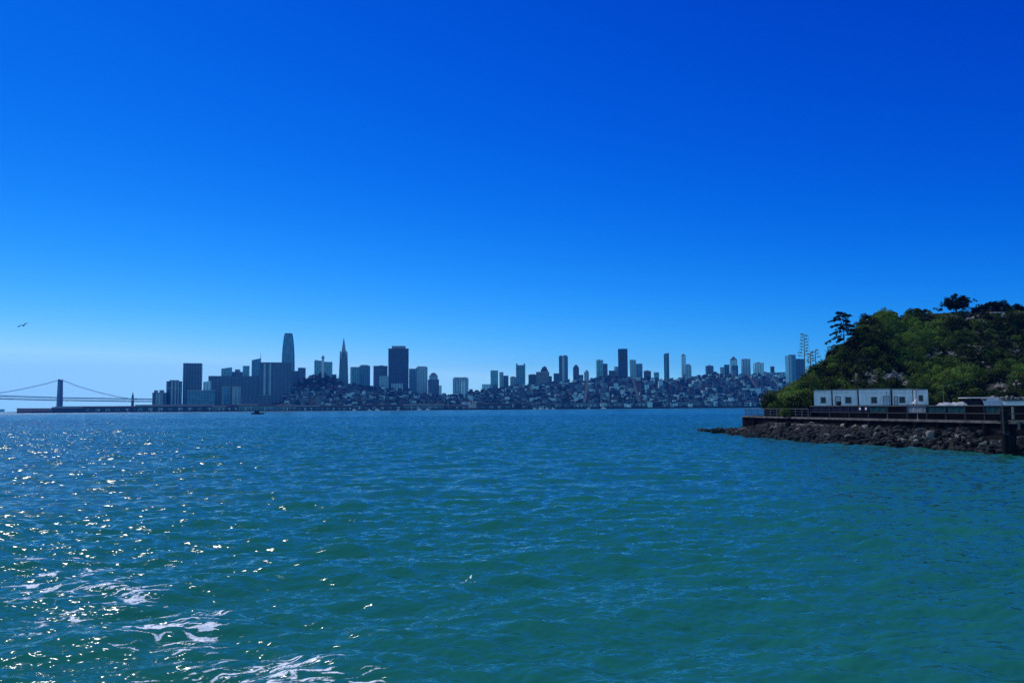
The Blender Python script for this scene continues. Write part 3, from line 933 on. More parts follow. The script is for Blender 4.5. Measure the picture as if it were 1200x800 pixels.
def scatter_houses():
    rg = random.Random(21)
    cand = []
    tries = 0
    while len(cand) < 1350 and tries < 60000:
        tries += 1
        px = rg.uniform(333, 948)
        d = rg.uniform(2170, 2880)
        zr = np.interp(px, range(0, 1200, 5), _rz)
        if zr < 12 and d > 2500: continue
        if any(abs(px - road_px(r, d)) < 4.4 for r in ROADS[:3] if r[0][1] - 20 < d): continue
        # wooded crest of the lookout hill stays green
        if 345 < px < 394 and d > 2640 and rg.random() < .85: continue
        if 355 < px < 372 and rg.random() < .5: continue
        sz = rg.choices(['small', 'wide', 'tall', 'tower'], [6, 2.6, 2.2, .5 if px > 560 else .1])[0]
        wpx = {'small': 3.5, 'wide': 6.2, 'tall': 4.6, 'tower': 5}[sz]
        ok = True
        for (p2, d2, s2, w2, *_r) in cand:
            if abs(p2 - px) < (wpx + w2) * .5 and abs(d2 - d) < 26:
                ok = False; break
        if not ok: continue
        wc = rg.choices(['white', 'cream', 'grey', 'blue-grey', 'brown', 'dark'], [3.0, .9, 2.6, 2.6, 1.0, 3.4])[0]
        roof = rg.choices(['flat', 'gable', 'hip'], [4, 3, 2])[0]
        cand.append((px, d, sz, wpx, wc, roof, rg.uniform(-.35, .35)))
    big = {'small': 1, 'wide': 2, 'tall': 2.2, 'tower': 3}
    cand.sort(key=lambda c: -(big[c[2]] * (2500 / c[1]) ** 2))
    cand1, rest = cand[:296], cand[296:]
    for (px, d, sz, wpx, wc, roof, yaw) in cand1:
        o = house_proto(wc, roof, sz)
        c = P(px, 470, d)
        o.location = (c.x, c.y, gz(px, d))
        o.rotation_euler = (0, 0, -math.atan2(c.x, c.y) + yaw)
        z = next(t for a, b, t in ZONES if a <= px < b)
        half = 'low' if d < 2480 else 'high'
        rw = {'flat': 'flat-roofed', 'gable': 'gabled', 'hip': 'hip-roofed'}[roof]
        kw = {'small': 'small house', 'wide': 'wide house', 'tall': 'apartment house', 'tower': 'tall apartment house'}[sz]
        o['label'] = f'{rw} {wc} {kw} {half} on slope {z}'
        o['group'] = f'{rw} {wc} {kw}s {half} on the slope {z}'
    # everything smaller: one mass of distant houses
    mm = {k: MB() for k in HF}
    mr = {k: MB() for k in HR}
    for (px, d, sz, wpx, wc, roof, yaw) in rest:
        w, dp, h = {'small': (8.5, 11, 8), 'wide': (15.5, 12, 8.5), 'tall': (11.5, 13, 13), 'tower': (12.5, 13, 22)}[sz]
        c = P(px, 470, d); z = gz(px, d)
        x0, x1, y0, y1 = c.x - w / 2, c.x + w / 2, c.y - dp / 2, c.y + dp / 2
        mm[wc].box(x0, x1, y0, y1, z - 5, z + h)
        k = 'pale' if roof == 'flat' else 'dark'
        if roof == 'flat': mr[k].box(x0 - .3, x1 + .3, y0 - .3, y1 + .3, z + h + .01, z + h + .8)
        elif roof == 'gable': mr[k].gablex(x0 - .5, x1 + .5, y0 - .5, y1 + .5, z + h + .01, z + h + 4)
        else: mr[k].hip(x0 - .5, x1 + .5, y0 - .5, y1 + .5, z + h + .01, z + h + 3.6)
    root = MB()
    me = bpy.data.meshes.new('distant_houses')
    vs, fs, mi, mlist = [], [], [], []
    for src, lib in ((mm, HF), (mr, HR)):
        for k, b in src.items():
            if not b.f: continue
            mlist.append(lib[k]); off = len(vs)
            vs += b.v; fs += [tuple(i + off for i in f) for f in b.f]; mi += [len(mlist) - 1] * len(b.f)
    me.from_pydata(vs, [], fs)
    for m in mlist: me.materials.append(m)
    me.polygons.foreach_set('material_index', mi)
    o = link('distant_houses', me)
    tag(o, 'crowded smaller houses packed between the others on the hills', 'houses', kind='stuff')


scatter_houses()


# ------------------------------------------------------------------ leaves
def leaf_quads(C, S, tone, rg, up=0.3, aspect=0.6, nrm=None, jit=.55):
    """C: n x 3 centres, S: n sizes -> V, F, tone per vertex"""
    n = len(C)
    a = rg.normal(size=(n, 3)); a /= np.linalg.norm(a, axis=1)[:, None]
    if nrm is not None:         # leaves lie roughly along the clump's surface
        q = nrm + rg.normal(size=(n, 3)) * jit; q /= np.linalg.norm(q, axis=1)[:, None]
        a -= (a * q).sum(1)[:, None] * q; a /= np.linalg.norm(a, axis=1)[:, None]
        b = np.cross(q, a)
    else:
        b = rg.normal(size=(n, 3))
    b -= (b * a).sum(1)[:, None] * a; b /= np.linalg.norm(b, axis=1)[:, None]
    a = a * S[:, None] * .5; b = b * S[:, None] * .5 * aspect
    V = np.stack([C - a, C + b * .9 - a * .1, C + a, C - b * .9 + a * .1], 1).reshape(-1, 3)
    F = np.arange(4 * n).reshape(n, 4)
    return V, F, np.repeat(tone, 4)


def make_city_trees():
    rg = np.random.default_rng(5)
    Cs, Ss, Ts = [], [], []

    def clump(px, d, r, n=16):
        c = P(px, 470, d); z = gz(px, d)
        p = rg.normal(size=(n, 3)); p /= np.linalg.norm(p, axis=1)[:, None]
        p *= (rg.random(n) ** .4)[:, None] * r
        p[:, 2] = p[:, 2] * .8 + r * .9
        Cs.append(p + np.array([c.x, c.y, z])); Ss.append(rg.uniform(.5, 1.1, n) * r * .8); Ts.append(np.full(n, rg.uniform(0, .6)))
    for k in range(230):       # wooded lookout hill
        px = rg.normal(368, 13); d = rg.uniform(2560, 2900)
        if 340 < px < 395 and abs(px - 378) > (1.6 if d < 2840 else 0): clump(px, d, rg.uniform(5, 9.5), 26)
    for k in range(1150):
        px = rg.uniform(335, 945); d = rg.uniform(2160, 2890)
        if any(abs(px - road_px(r, d)) < 3.2 for r in ROADS[:3]): continue
        clump(px, d, rg.uniform(3.5, 7.0))
    for (px, yy) in ((916.5, 428), (704, 440), (761, 438), (838, 436), (820, 439), (895, 438)):
        for k in range(4): clump(px + rg.normal() * 1.2, 2890, rg.uniform(5, 8), 26)
    V, F, Tn = leaf_quads(np.concatenate(Cs), np.concatenate(Ss), np.concatenate(Ts), rg, aspect=.8)
    o = link('city_trees', np_mesh('city_trees', V, F, leafmat('far_leaves', (.012, .022, .012), (.03, .045, .02)), dict(tone=Tn)))
    tag(o, 'dark trees massed among the houses on the city hills', 'trees', kind='stuff')


make_city_trees()

# ------------------------------------------------------------------ waterfront
SHEDW = {'dark': facade('shed_dark', (.05, .055, .07), (.015, .02, .03), 8, 20, .5, .3), 'grey': facade('shed_grey', (.16, .17, .18), (.03, .04, .05), 8, 20, .5, .35),
         'teal': facade('shed_teal', (.14, .22, .22), (.03, .05, .06), 7, 20, .5, .4), 'pale': facade('shed_pale', (.42, .42, .40), (.06, .07, .08), 8, 20, .45, .4)}
SHEDR = {'pale': mat('shed_roof_pale', (.035, .07, .08), .9, scale=.05), 'dark': mat('shed_roof_dark', (.004, .011, .016), .9, scale=.05), 'grey': mat('shed_roof_grey', (.02, .04, .05), .8, scale=.05)}
PILEM = mat('pier_piles', (.02, .02, .022), .9)


def pier_shed(x0, x1, ytop, d, wall, roof, label, gab=True, cols=0, clere=False, deck=1.8, name='pier_shed', cat='pier shed'):
    c = P((x0 + x1) / 2, 478, d)
    w = (x1 - x0) / 1000 * d
    o = empty(name, (c.x, c.y + 14, 0), -math.atan2(c.x, c.y))
    tag(o, label, cat)
    zt = PZ((x0 + x1) / 2, ytop, d)
    dk = MB().box(-w / 2 - 2, w / 2 + 2, -14, 14, deck - .9, deck)
    dk.build('deck', mat('pier_concrete', (.014, .024, .03), .9, scale=.1), o)
    pl = MB()
    n = max(4, int(w / 9))
    for k in range(n):
        for yy in (-13, -4, 5):
            x = -w / 2 + (k + .5) * w / n
            pl.box(x - .35, x + .35, yy - .35, yy + .35, -2, deck - .91)
    pl.build('piles', PILEM, o)
    he = deck + (zt - deck) * (.72 if gab else .93)
    MB().box(-w / 2, w / 2, -11, 11, deck + .01, he).build('wall', SHEDW[wall], o)
    if gab:
        MB().gable(-w / 2 - .8, w / 2 + .8, -12.2, 12.2, he + .01, zt).build('roof', SHEDR[roof], o)
    else:
        MB().box(-w / 2 - .5, w / 2 + .5, -11.6, 11.6, he + .01, zt).build('roof', SHEDR[roof], o)
    if clere:
        MB().box(-w * .42, w * .42, -2, 2, zt - .8, zt + 1.6).build('clerestory', SHEDW['pale'], o)
    for k in range(cols):
        x = -w / 2 + (k + .5) * w / cols
        MB().box(x - w / cols * .22, x + w / cols * .22, -11.3, -11.01, deck + .02, deck + (he - deck) * .72).build('loading_door', SHEDW['pale'] if k % 3 else SHEDW['teal'], o)
    return o


pier_shed(36, 62, 481.6, 2150, 'dark', 'dark', 'lowest thin end of the dark finger pier under the bridge', gab=False)
pier_shed(60, 98, 476.6, 2150, 'dark', 'grey', 'dark pier shed under the bridge tower with small roof vents', clere=True)
pier_shed(98, 160, 475.6, 2150, 'dark', 'dark', 'long dark pier shed between bridge tower and clock tower', cols=6)
pier_shed(160, 246, 473.8, 2130, 'dark', 'pale', 'longest dark pier shed with a pale roof edge below the lone dark tower', cols=8)
pier_shed(247, 262, 475, 2120, 'grey', 'pale', 'short grey pier shed between two longer sheds', cols=3)
pier_shed(256, 277, 474, 2180, 'dark', 'dark', 'dark pier shed with dark roof below the twin narrow towers', cols=3)
pier_shed(278, 300, 473, 2110, 'teal', 'grey', 'teal-walled pier shed behind the little workboat, left half', cols=4)
pier_shed(301, 322, 473.4, 2110, 'teal', 'dark', 'teal-walled pier shed behind the little workboat, right half', cols=4)
pier_shed(323, 346, 474, 2115, 'grey', 'grey', 'grey pier shed at the foot of the lookout hill, left one', cols=5)
pier_shed(347, 372, 474.6, 2115, 'dark', 'pale', 'dark pier shed with pale roof at the foot of the lookout hill', cols=4)
pier_shed(374, 412, 475, 2112, 'dark', 'dark', 'long low dark pier shed below the pyramid tower', cols=6)
pier_shed(424, 470, 473.5, 2150, 'dark', 'dark', 'dark wharf building right behind the white moored boats', cols=5)
pier_shed(472, 520, 473, 2160, 'grey', 'pale', 'grey wharf shed with a pale roof below the stubby dark block', cols=7)
pier_shed(522, 548, 474, 2140, 'dark', 'grey', 'dark wharf shed just left of the white-masted ship', cols=3)
pier_shed(561, 600, 472.6, 2150, 'dark', 'dark', 'dark wharf shed just right of the white-masted ship', cols=4)
pier_shed(602, 648, 473.2, 2170, 'grey', 'dark', 'grey wharf shed behind the white marina boats', cols=6)
pier_shed(640, 700, 471.2, 2180, 'grey', 'grey', 'long grey waterfront terminal at the foot of the left steep street', gab=False, cols=12)
pier_shed(701, 762, 470.6, 2190, 'grey', 'grey', 'long grey waterfront terminal at the foot of the middle steep street', gab=False, cols=13)
pier_shed(764, 826, 470.2, 2190, 'grey', 'grey', 'long grey waterfront terminal below the slim slant-roofed tower', gab=False, cols=12)
pier_shed(828, 905, 469.8, 2190, 'grey', 'dark', 'long grey waterfront terminal ending behind the island', gab=False, cols=14)
pier_shed(868, 900, 466.2, 2240, 'dark', 'dark', 'dark warehouse above the last waterfront terminal', cols=2)


def boat(px, py, length, label, group, hullc, cabinc, d=None, name='motor_boat', cat='boat', yaw=0.0, tall=1.0):
    if d is None: d = CAM_H / ((py - (476.5 - .0073 * (px - 600))) / 1000)
    c = P(px, py, d)
    o = empty(name, (c.x, c.y, 0), yaw)
    tag(o, label, cat, group)
    l = length / 2; b = length * .16; h = length * .12 * tall
    ring = lambda k, z: [(-l * .96 * k, -b * .8 * k, z), (l * .4 * k, -b * k, z), (l * k + (z * .4), 0, z), (l * .4 * k, b * k, z), (-l * .96 * k, b * .8 * k, z)]
    MB().loft([ring(.86, -.3), ring(.97, h * .5), ring(1.0, h)]).build('hull', hullc, o)
    cab = MB().prism([(-l * .5, -b * .6), (l * .25, -b * .6), (l * .25, b * .6), (-l * .5, b * .6)], h + .01, h + length * .16 * tall, [(-l * .48, -b * .5), (l * .12, -b * .5), (l * .12, b * .5), (-l * .48, b * .5)])
    cb = cab.build('cabin', cabinc, o)
    MB().box(-l * .4, l * .1, -b * .62, -b * .605, h + length * .08 * tall, h + length * .13 * tall).build('window', mat('dark_void', (.02, .02, .025), .9), cb)
    MB().bar((-l * .2, 0, h + length * .16 * tall), (-l * .2, 0, h + length * .42 * tall), .09, .05).build('mast', METAL, o)
    return o


BW = mat('boat_white', (.75, .75, .73), .4, var=.08)
BD = mat('boat_dark', (.03, .035, .045), .5)
g = boat(302, 485.3, 14.5, 'low dark workboat alone on the open water off the piers', None, BD, BD, name='work_boat')
MB().bar((4.2, 0, 1.7), (4.2, 0, 5.0), .12, .08).bar((4.2, 0, 4.8), (1.0, 0, 3.6), .1, .08).build('derrick', METAL, g)
boat(456, 482.6, 5.5, 'tiny white boat speeding on the water off the broadest black tower', None, BW, BW, yaw=PI)
for i, (px, L_, lab) in enumerate(((418.5, 11, 'white boat moored alone at the end of the pyramid tower pier'), (435.5, 9, 'white moored boat, leftmost of the pair near the dark wharf'),
                                  (444.5, 12, 'white moored boat, right one of the pair near the dark wharf'), (468, 7, 'small white boat moored below the broadest black tower'),
                                  (492, 13, 'larger white boat moored before the grey wharf shed'), (501.5, 11, 'tall-cabined white boat at the right of the grey wharf shed'),
                                  (622, 10, 'white marina boat, leftmost of four before the grey shed'), (629, 14, 'largest white marina boat before the grey shed'),
                                  (636, 11, 'white marina boat third from left before the grey shed'), (643, 10, 'white marina boat, rightmost of four before the grey shed'),
                                  (683, 9, 'white boat moored under the left steep street'), (700, 13, 'long white boat moored between the two steep streets'))):
    boat(px, 0, L_, lab, 'white boats moored along the waterfront', BW, BW, d=2075 - (i % 3) * 8, yaw=random.uniform(-.4, .4), tall=1.5)


def tall_ship():
    d = 2085
    c = P(553.5, 478, d)
    o = empty('sailing_ship', (c.x, c.y, 0), 0.15)
    tag(o, 'old sailing ship with pale masts and rigging moored at the wharf', 'ship')
    l = 13
    ring = lambda k, z: [(-l * .92 * k, -2.6 * k, z), (l * .5 * k, -3.2 * k, z), (l * k + z * .8, 0, z), (l * .5 * k, 3.2 * k, z), (-l * .92 * k, 2.6 * k, z)]
    MB().loft([ring(.88, -.4), ring(.97, 1.6), ring(1, 3.4)]).build('hull', BD, o)
    mw = mat('mast_white', (.66, .66, .62), .6)
    for x, h in ((-7, 20), (0.5, 26), (7.5, 23)):
        m = MB().bar((x, 0, 3.0), (x, 0, h), .42, .25).build('mast', mw, o)
        y = MB()
        for k, ww in ((.5, 4.2), (.68, 3.4), (.84, 2.4)):
            y.bar((x - ww, -.5, h * k), (x + ww, -.5, h * k), .22)
        y.build('yard', mw, m)
        s = MB()
        for sg in (-1, 1):
            s.bar((x, 0, h * .95), (x + sg * 4.0, 2.6, 3.4), .2).bar((x, 0, h * .95), (x + sg * 4.4, -2.6, 3.4), .2)
        s.build('shrouds', mw, m)


tall_ship()


def ship():
    d = 5200
    o = empty('cargo_ship', (PX(-8, d), d, 0), 0)
    tag(o, 'teal-hulled cargo ship cut by the left edge of the picture', 'ship')
    s = d / 1000
    tl = mat('hull_teal', (.06, .22, .24), .5, var=.1, scale=.02)
    z1 = PZ(3, 479.3, d)
    ring = lambda z, e: [(-60 * s, -12, z), (12 * s, -14, z), (14 * s + e, 0, z), (12 * s, 14, z), (-60 * s, 12, z)]
    MB().loft([ring(-1, -3), ring(z1 * .7, 0), ring(z1, 2)]).build('hull', tl, o)
    MB().box(-55 * s, -46 * s, -11, 11, z1 + .02, z1 + 22).build('deckhouse', FC['white'], o)
    MB().box(-53 * s, -50 * s, -3, 3, z1 + 22.02, z1 + 30).build('funnel', tl, o)


ship()


def bridge():
    d = 3950
    s = d / 1000
    steel = mat('bridge_steel', (.2, .23, .24), .7, scale=.02)
    az = 0.0
    c = P(70, 480, d)
    o = empty('suspension_bridge', (c.x, c.y, 0))
    tag(o, 'long grey suspension bridge with double deck crossing into the city at the far left', 'bridge')
    LX = lambda px, yy: P(px, yy, d).x - c.x
    # deck truss (two chords and lattice) from off-frame left to the anchorage
    pts = [(-160, 463.4, 3.9), (0, 465.4, 3.9), (70, 467.4, 3.3), (150, 468.6, 3.2), (182, 468.9, 3.0)]
    top, lat = MB(), MB()
    for (a, b) in zip(pts[:-1], pts[1:]):
        xa, xb = LX(a[0], 470), LX(b[0], 470)
        for zo, th in ((.5, 1.9), (-.5, 1.9)):
            za, zb = PZ(a[0], a[1] - zo * a[2], d), PZ(b[0], b[1] - zo * b[2], d)
            top.add([(xa, -10, za - th), (xb, -10, zb - th), (xb, 10, zb - th), (xa, 10, za - th), (xa, -10, za + th), (xb, -10, zb + th), (xb, 10, zb + th), (xa, 10, za + th)],
                    [(3, 2, 1, 0), (4, 5, 6, 7), (0, 1, 5, 4), (1, 2, 6, 5), (2, 3, 7, 6), (3, 0, 4, 7)])
        n = int((xb - xa) / 9)
        for k in range(n):
            t0, t1 = k / n, (k + 1) / n
            f = lambda t, zo: PZ(a[0] + (b[0] - a[0]) * t, (a[1] + (b[1] - a[1]) * t) - zo * (a[2] + (b[2] - a[2]) * t), d)
            x0, x1 = xa + (xb - xa) * t0, xa + (xb - xa) * t1
            z0, z1 = (-.5, .5) if k % 2 else (.5, -.5)
            for yy in (-9.5, 9.5): lat.bar((x0, yy, f(t0, z0)), (x1, yy, f(t1, z1)), .6, n=4)
    top.build('deck', steel, o)
    lat.build('truss', steel, o)

    def btower(px):
        x = LX(px, 470)
        zt = PZ(px, 444.6, d)
        t = MB().prism([(x - 9.5, -8), (x + 9.5, -8), (x + 9.5, 8), (x - 9.5, 8)], -2, 9).build('pier', mat('bridge_concrete', (.25, .25, .24), .9), o)
        for yy in (-11, 11):
            MB().loft([[(x - 8, yy - 3, 9.02), (x + 8, yy - 3, 9.02), (x + 8, yy + 3, 9.02), (x - 8, yy + 3, 9.02)], [(x - 5, yy - 2.4, zt), (x + 5, yy - 2.4, zt), (x + 5, yy + 2.4, zt), (x - 5, yy + 2.4, zt)]]).build('tower_leg', steel, o)
        br = MB()
        for z0, z1 in ((14, 50), (72, 104), (104, zt - 6)):
            br.bar((x, -8.4, z0), (x, 8.4, z1), 1.1).bar((x, 8.4, z0), (x, -8.4, z1), 1.1)
        br.bar((x, -8.4, zt - 4), (x, 8.4, zt - 4), 2.2)
        br.build('cross_brace', steel, o)
        MB().lathe([(2.2, zt + .02), (1.6, zt + 2.4), (.3, zt + 3)], 8, x, -11).build('cable_saddle', steel, o)
    btower(70); btower(-104)
    R_ = [(70, 444.9), (73, 445.6), (91, 452.6), (113.7, 459.2), (138, 464.8), (160, 468)]
    L_ = [(70, 444.9), (67, 445.6), (48.7, 450.6), (24, 456.1), (0, 460.2), (-17, 461.4), (-34, 460.2), (-58, 456.1), (-82, 450.6), (-101, 445.6), (-104, 444.9)]
    for yy in (-10.5, 10.5):
        MB().tube([(LX(a, 470), yy, PZ(a, b, d)) for a, b in R_], .75, 5).build('main_cable', steel, o)
        MB().tube([(LX(a, 470), yy, PZ(a, b, d)) for a, b in L_], .75, 5).build('main_cable', steel, o)
    for arr in (R_[1:-1], L_[1:-1][::-1]):
        xs = [a for a, b in arr]
        for px in np.arange(min(xs), max(xs), 5.2):
            yc = np.interp(px, xs, [b for a, b in arr])
            yd = np.interp(px, [a[0] for a in pts], [a[1] - .5 * a[2] for a in pts])
            if yd - yc > .6:
                for yy in (-10.5, 10.5):
                    MB().bar((LX(px, 470), yy, PZ(px, yc, d)), (LX(px, 470), yy, PZ(px, yd, d)), .12, n=4).build('suspender_cable', steel, o)


bridge()


def make_bird():
    """gull in gliding flight: one continuous mesh, nose along +X, wings along Y"""
    b = MB()
    prof = [(-.30, .004, .0), (-.22, .035, -.004), (-.12, .055, -.008), (0, .07, -.012), (.10, .065, -.008), (.17, .045, .004), (.205, .04, .014), (.24, .042, .018), (.27, .03, .016), (.30, .012, .01), (.335, .003, .004)]
    rings = [[(x, r * math.cos(t), z + r * .9 * math.sin(t)) for t in [2 * PI * k / 10 for k in range(10)]] for x, r, z in prof]
    b.loft(rings)
    b.add([(-.28, -.02, .0), (-.44, -.085, .0), (-.45, 0, .006), (-.44, .085, .0), (-.28, .02, .0), (-.3, 0, .016)], [(0, 1, 2, 5), (5, 2, 3, 4), (4, 3, 2, 1, 0)])
    for s in (-1, 1):
        st = [(.04, .16, -.14, .02, .024), (.18, .20, -.13, .12, .022), (.33, .20, -.10, .17, .018), (.46, .13, -.13, .12, .012), (.57, .03, -.16, .04, .006), (.63, -.08, -.15, -.01, .002)]
        rg = [[(xl, s * y, z), ((xl + xt) / 2, s * y, z + th), (xt, s * y, z), ((xl + xt) / 2, s * y, z - th * .4)] for (y, xl, xt, z, th) in st]
        b.loft(rg)
    return b


gull_mat = mat('gull_feathers', (.10, .10, .105), .8, scale=6)
bm_ = make_bird()
for (px, py, d, yaw, roll, sc_, lab) in ((27.5, 381.5, 98, .25, -.42, 1.0, 'dark gull gliding above the bridge'), (604.6, 421.2, 420, 1.2, .3, 1.0, 'speck of a bird above the tower with horned corners'),
                                   (1142.6, 345.2, 300, .8, .2, 1.0, 'speck of a bird right of the round hilltop tree')):
    p = P(px, py, d)
    o = bm_.build('gull', gull_mat, None, p, smooth=True) if px < 100 else None
    if o is None:
        o = first_gull.copy(); COL.objects.link(o); o.location = p
    else:
        first_gull = o
    o.rotation_euler = (roll, 0.1, yaw + (PI / 2 if px < 100 else 0))
    tag(o, lab, 'bird', 'gulls in the sky')

# ------------------------------------------------------------------ the island
ISL = [(896, 479.5), (905, 476), (912, 470), (920, 463), (932, 454), (940, 446), (950, 436), (962, 426), (972, 418), (980, 409), (992, 402), (1000, 394), (1008, 380),
       (1012, 373), (1028, 367.5), (1050, 366.5), (1053, 371), (1060, 372), (1066, 367.5), (1076, 364.5), (1090, 367), (1102, 367.5), (1138, 365.5), (1150, 361), (1165, 360), (1180, 360),
       (1190, 361), (1200, 361), (1260, 358), (1340, 366), (1420, 400)]
IX, IY = [a for a, b in ISL], [b for a, b in ISL]
BASE = [(890, 186), (905, 184), (930, 180), (948, 181), (955, 186), (1090, 188), (1110, 184), (1200, 178), (1420, 170)]
RDG = [(890, 190), (905, 196), (950, 212), (1010, 232), (1100, 243), (1200, 240), (1420, 230)]
TERRACE = 5.95


def hill_pt(px, t):
    """t 0 base .. 1 ridge (vectorised)"""
    px = np.asarray(px, float); t = np.asarray(t, float)
    d0 = np.interp(px, [a for a, b in BASE], [b for a, b in BASE])
    d1 = np.interp(px, [a for a, b in RDG], [b for a, b in RDG])
    yr = np.interp(px, IX, IY)
    d = d0 + (d1 - d0) * t
    er = ((476.5 - .0073 * (px - 600)) - yr) / 1000      # tangent of elevation at the ridge
    zb = np.where(px < 950, 5.2, 5.9)
    e0 = (zb - CAM_H) / d0
    tt = np.clip(t, 0, 1)
    g = tt ** 0.85
    g = g + 0.035 * np.sin(tt * 9 + px * .031) * np.sin(tt * PI)
    e = e0 + (er - e0) * g
    z = CAM_H + e * d
    z = np.where(t > 1, CAM_H + er * d1 - (d - d1) * .22, z)
    x = (px - 600) / 1000 * d
    return x, d, z


def bush_field(px, t):
    """height of the scrub over the soil, in metres (0 = bare rock)"""
    x, y, z = hill_pt(px, t)
    n = fbm(x * .16, (y + z) * .16, 3, 41)
    n2 = fbm(x * .45 + 9, (y + z) * .45, 2, 47)
    return n, n2


def bare_mask(px, py):
    """pale rock showing through, in photo coordinates of the slope"""
    m = np.zeros_like(px)
    for (a, b, ra, rb, am) in ((1030, 443, 30, 9, .9), (1005, 448, 14, 7, .7), (1062, 452, 12, 6, .6), (1112, 411, 18, 9, .8), (1093, 418, 9, 7, .8), (1168, 370, 36, 5, .5), (1135, 376, 20, 4, .6),
                             (1025, 374, 16, 5, .5), (1150, 408, 18, 8, .4), (1190, 415, 12, 8, .5), (1180, 452, 18, 8, .6), (1050, 385, 14, 5, .35), (962, 428, 9, 8, .5), (1160, 432, 14, 10, .4)):
        m = np.maximum(m, am * np.exp(-((px - a) / ra) ** 2 - ((py - b) / rb) ** 2))
    br = fbm(px * .16 + py * .1, py * .3, 4, 71)
    return 1.6 * m * np.clip((br - .36) * 4.5, 0, 1.0)


def scr_y(x, d, z):
    return (476.5 - .0073 * (x / d * 1000)) - (z - CAM_H) / d * 1000


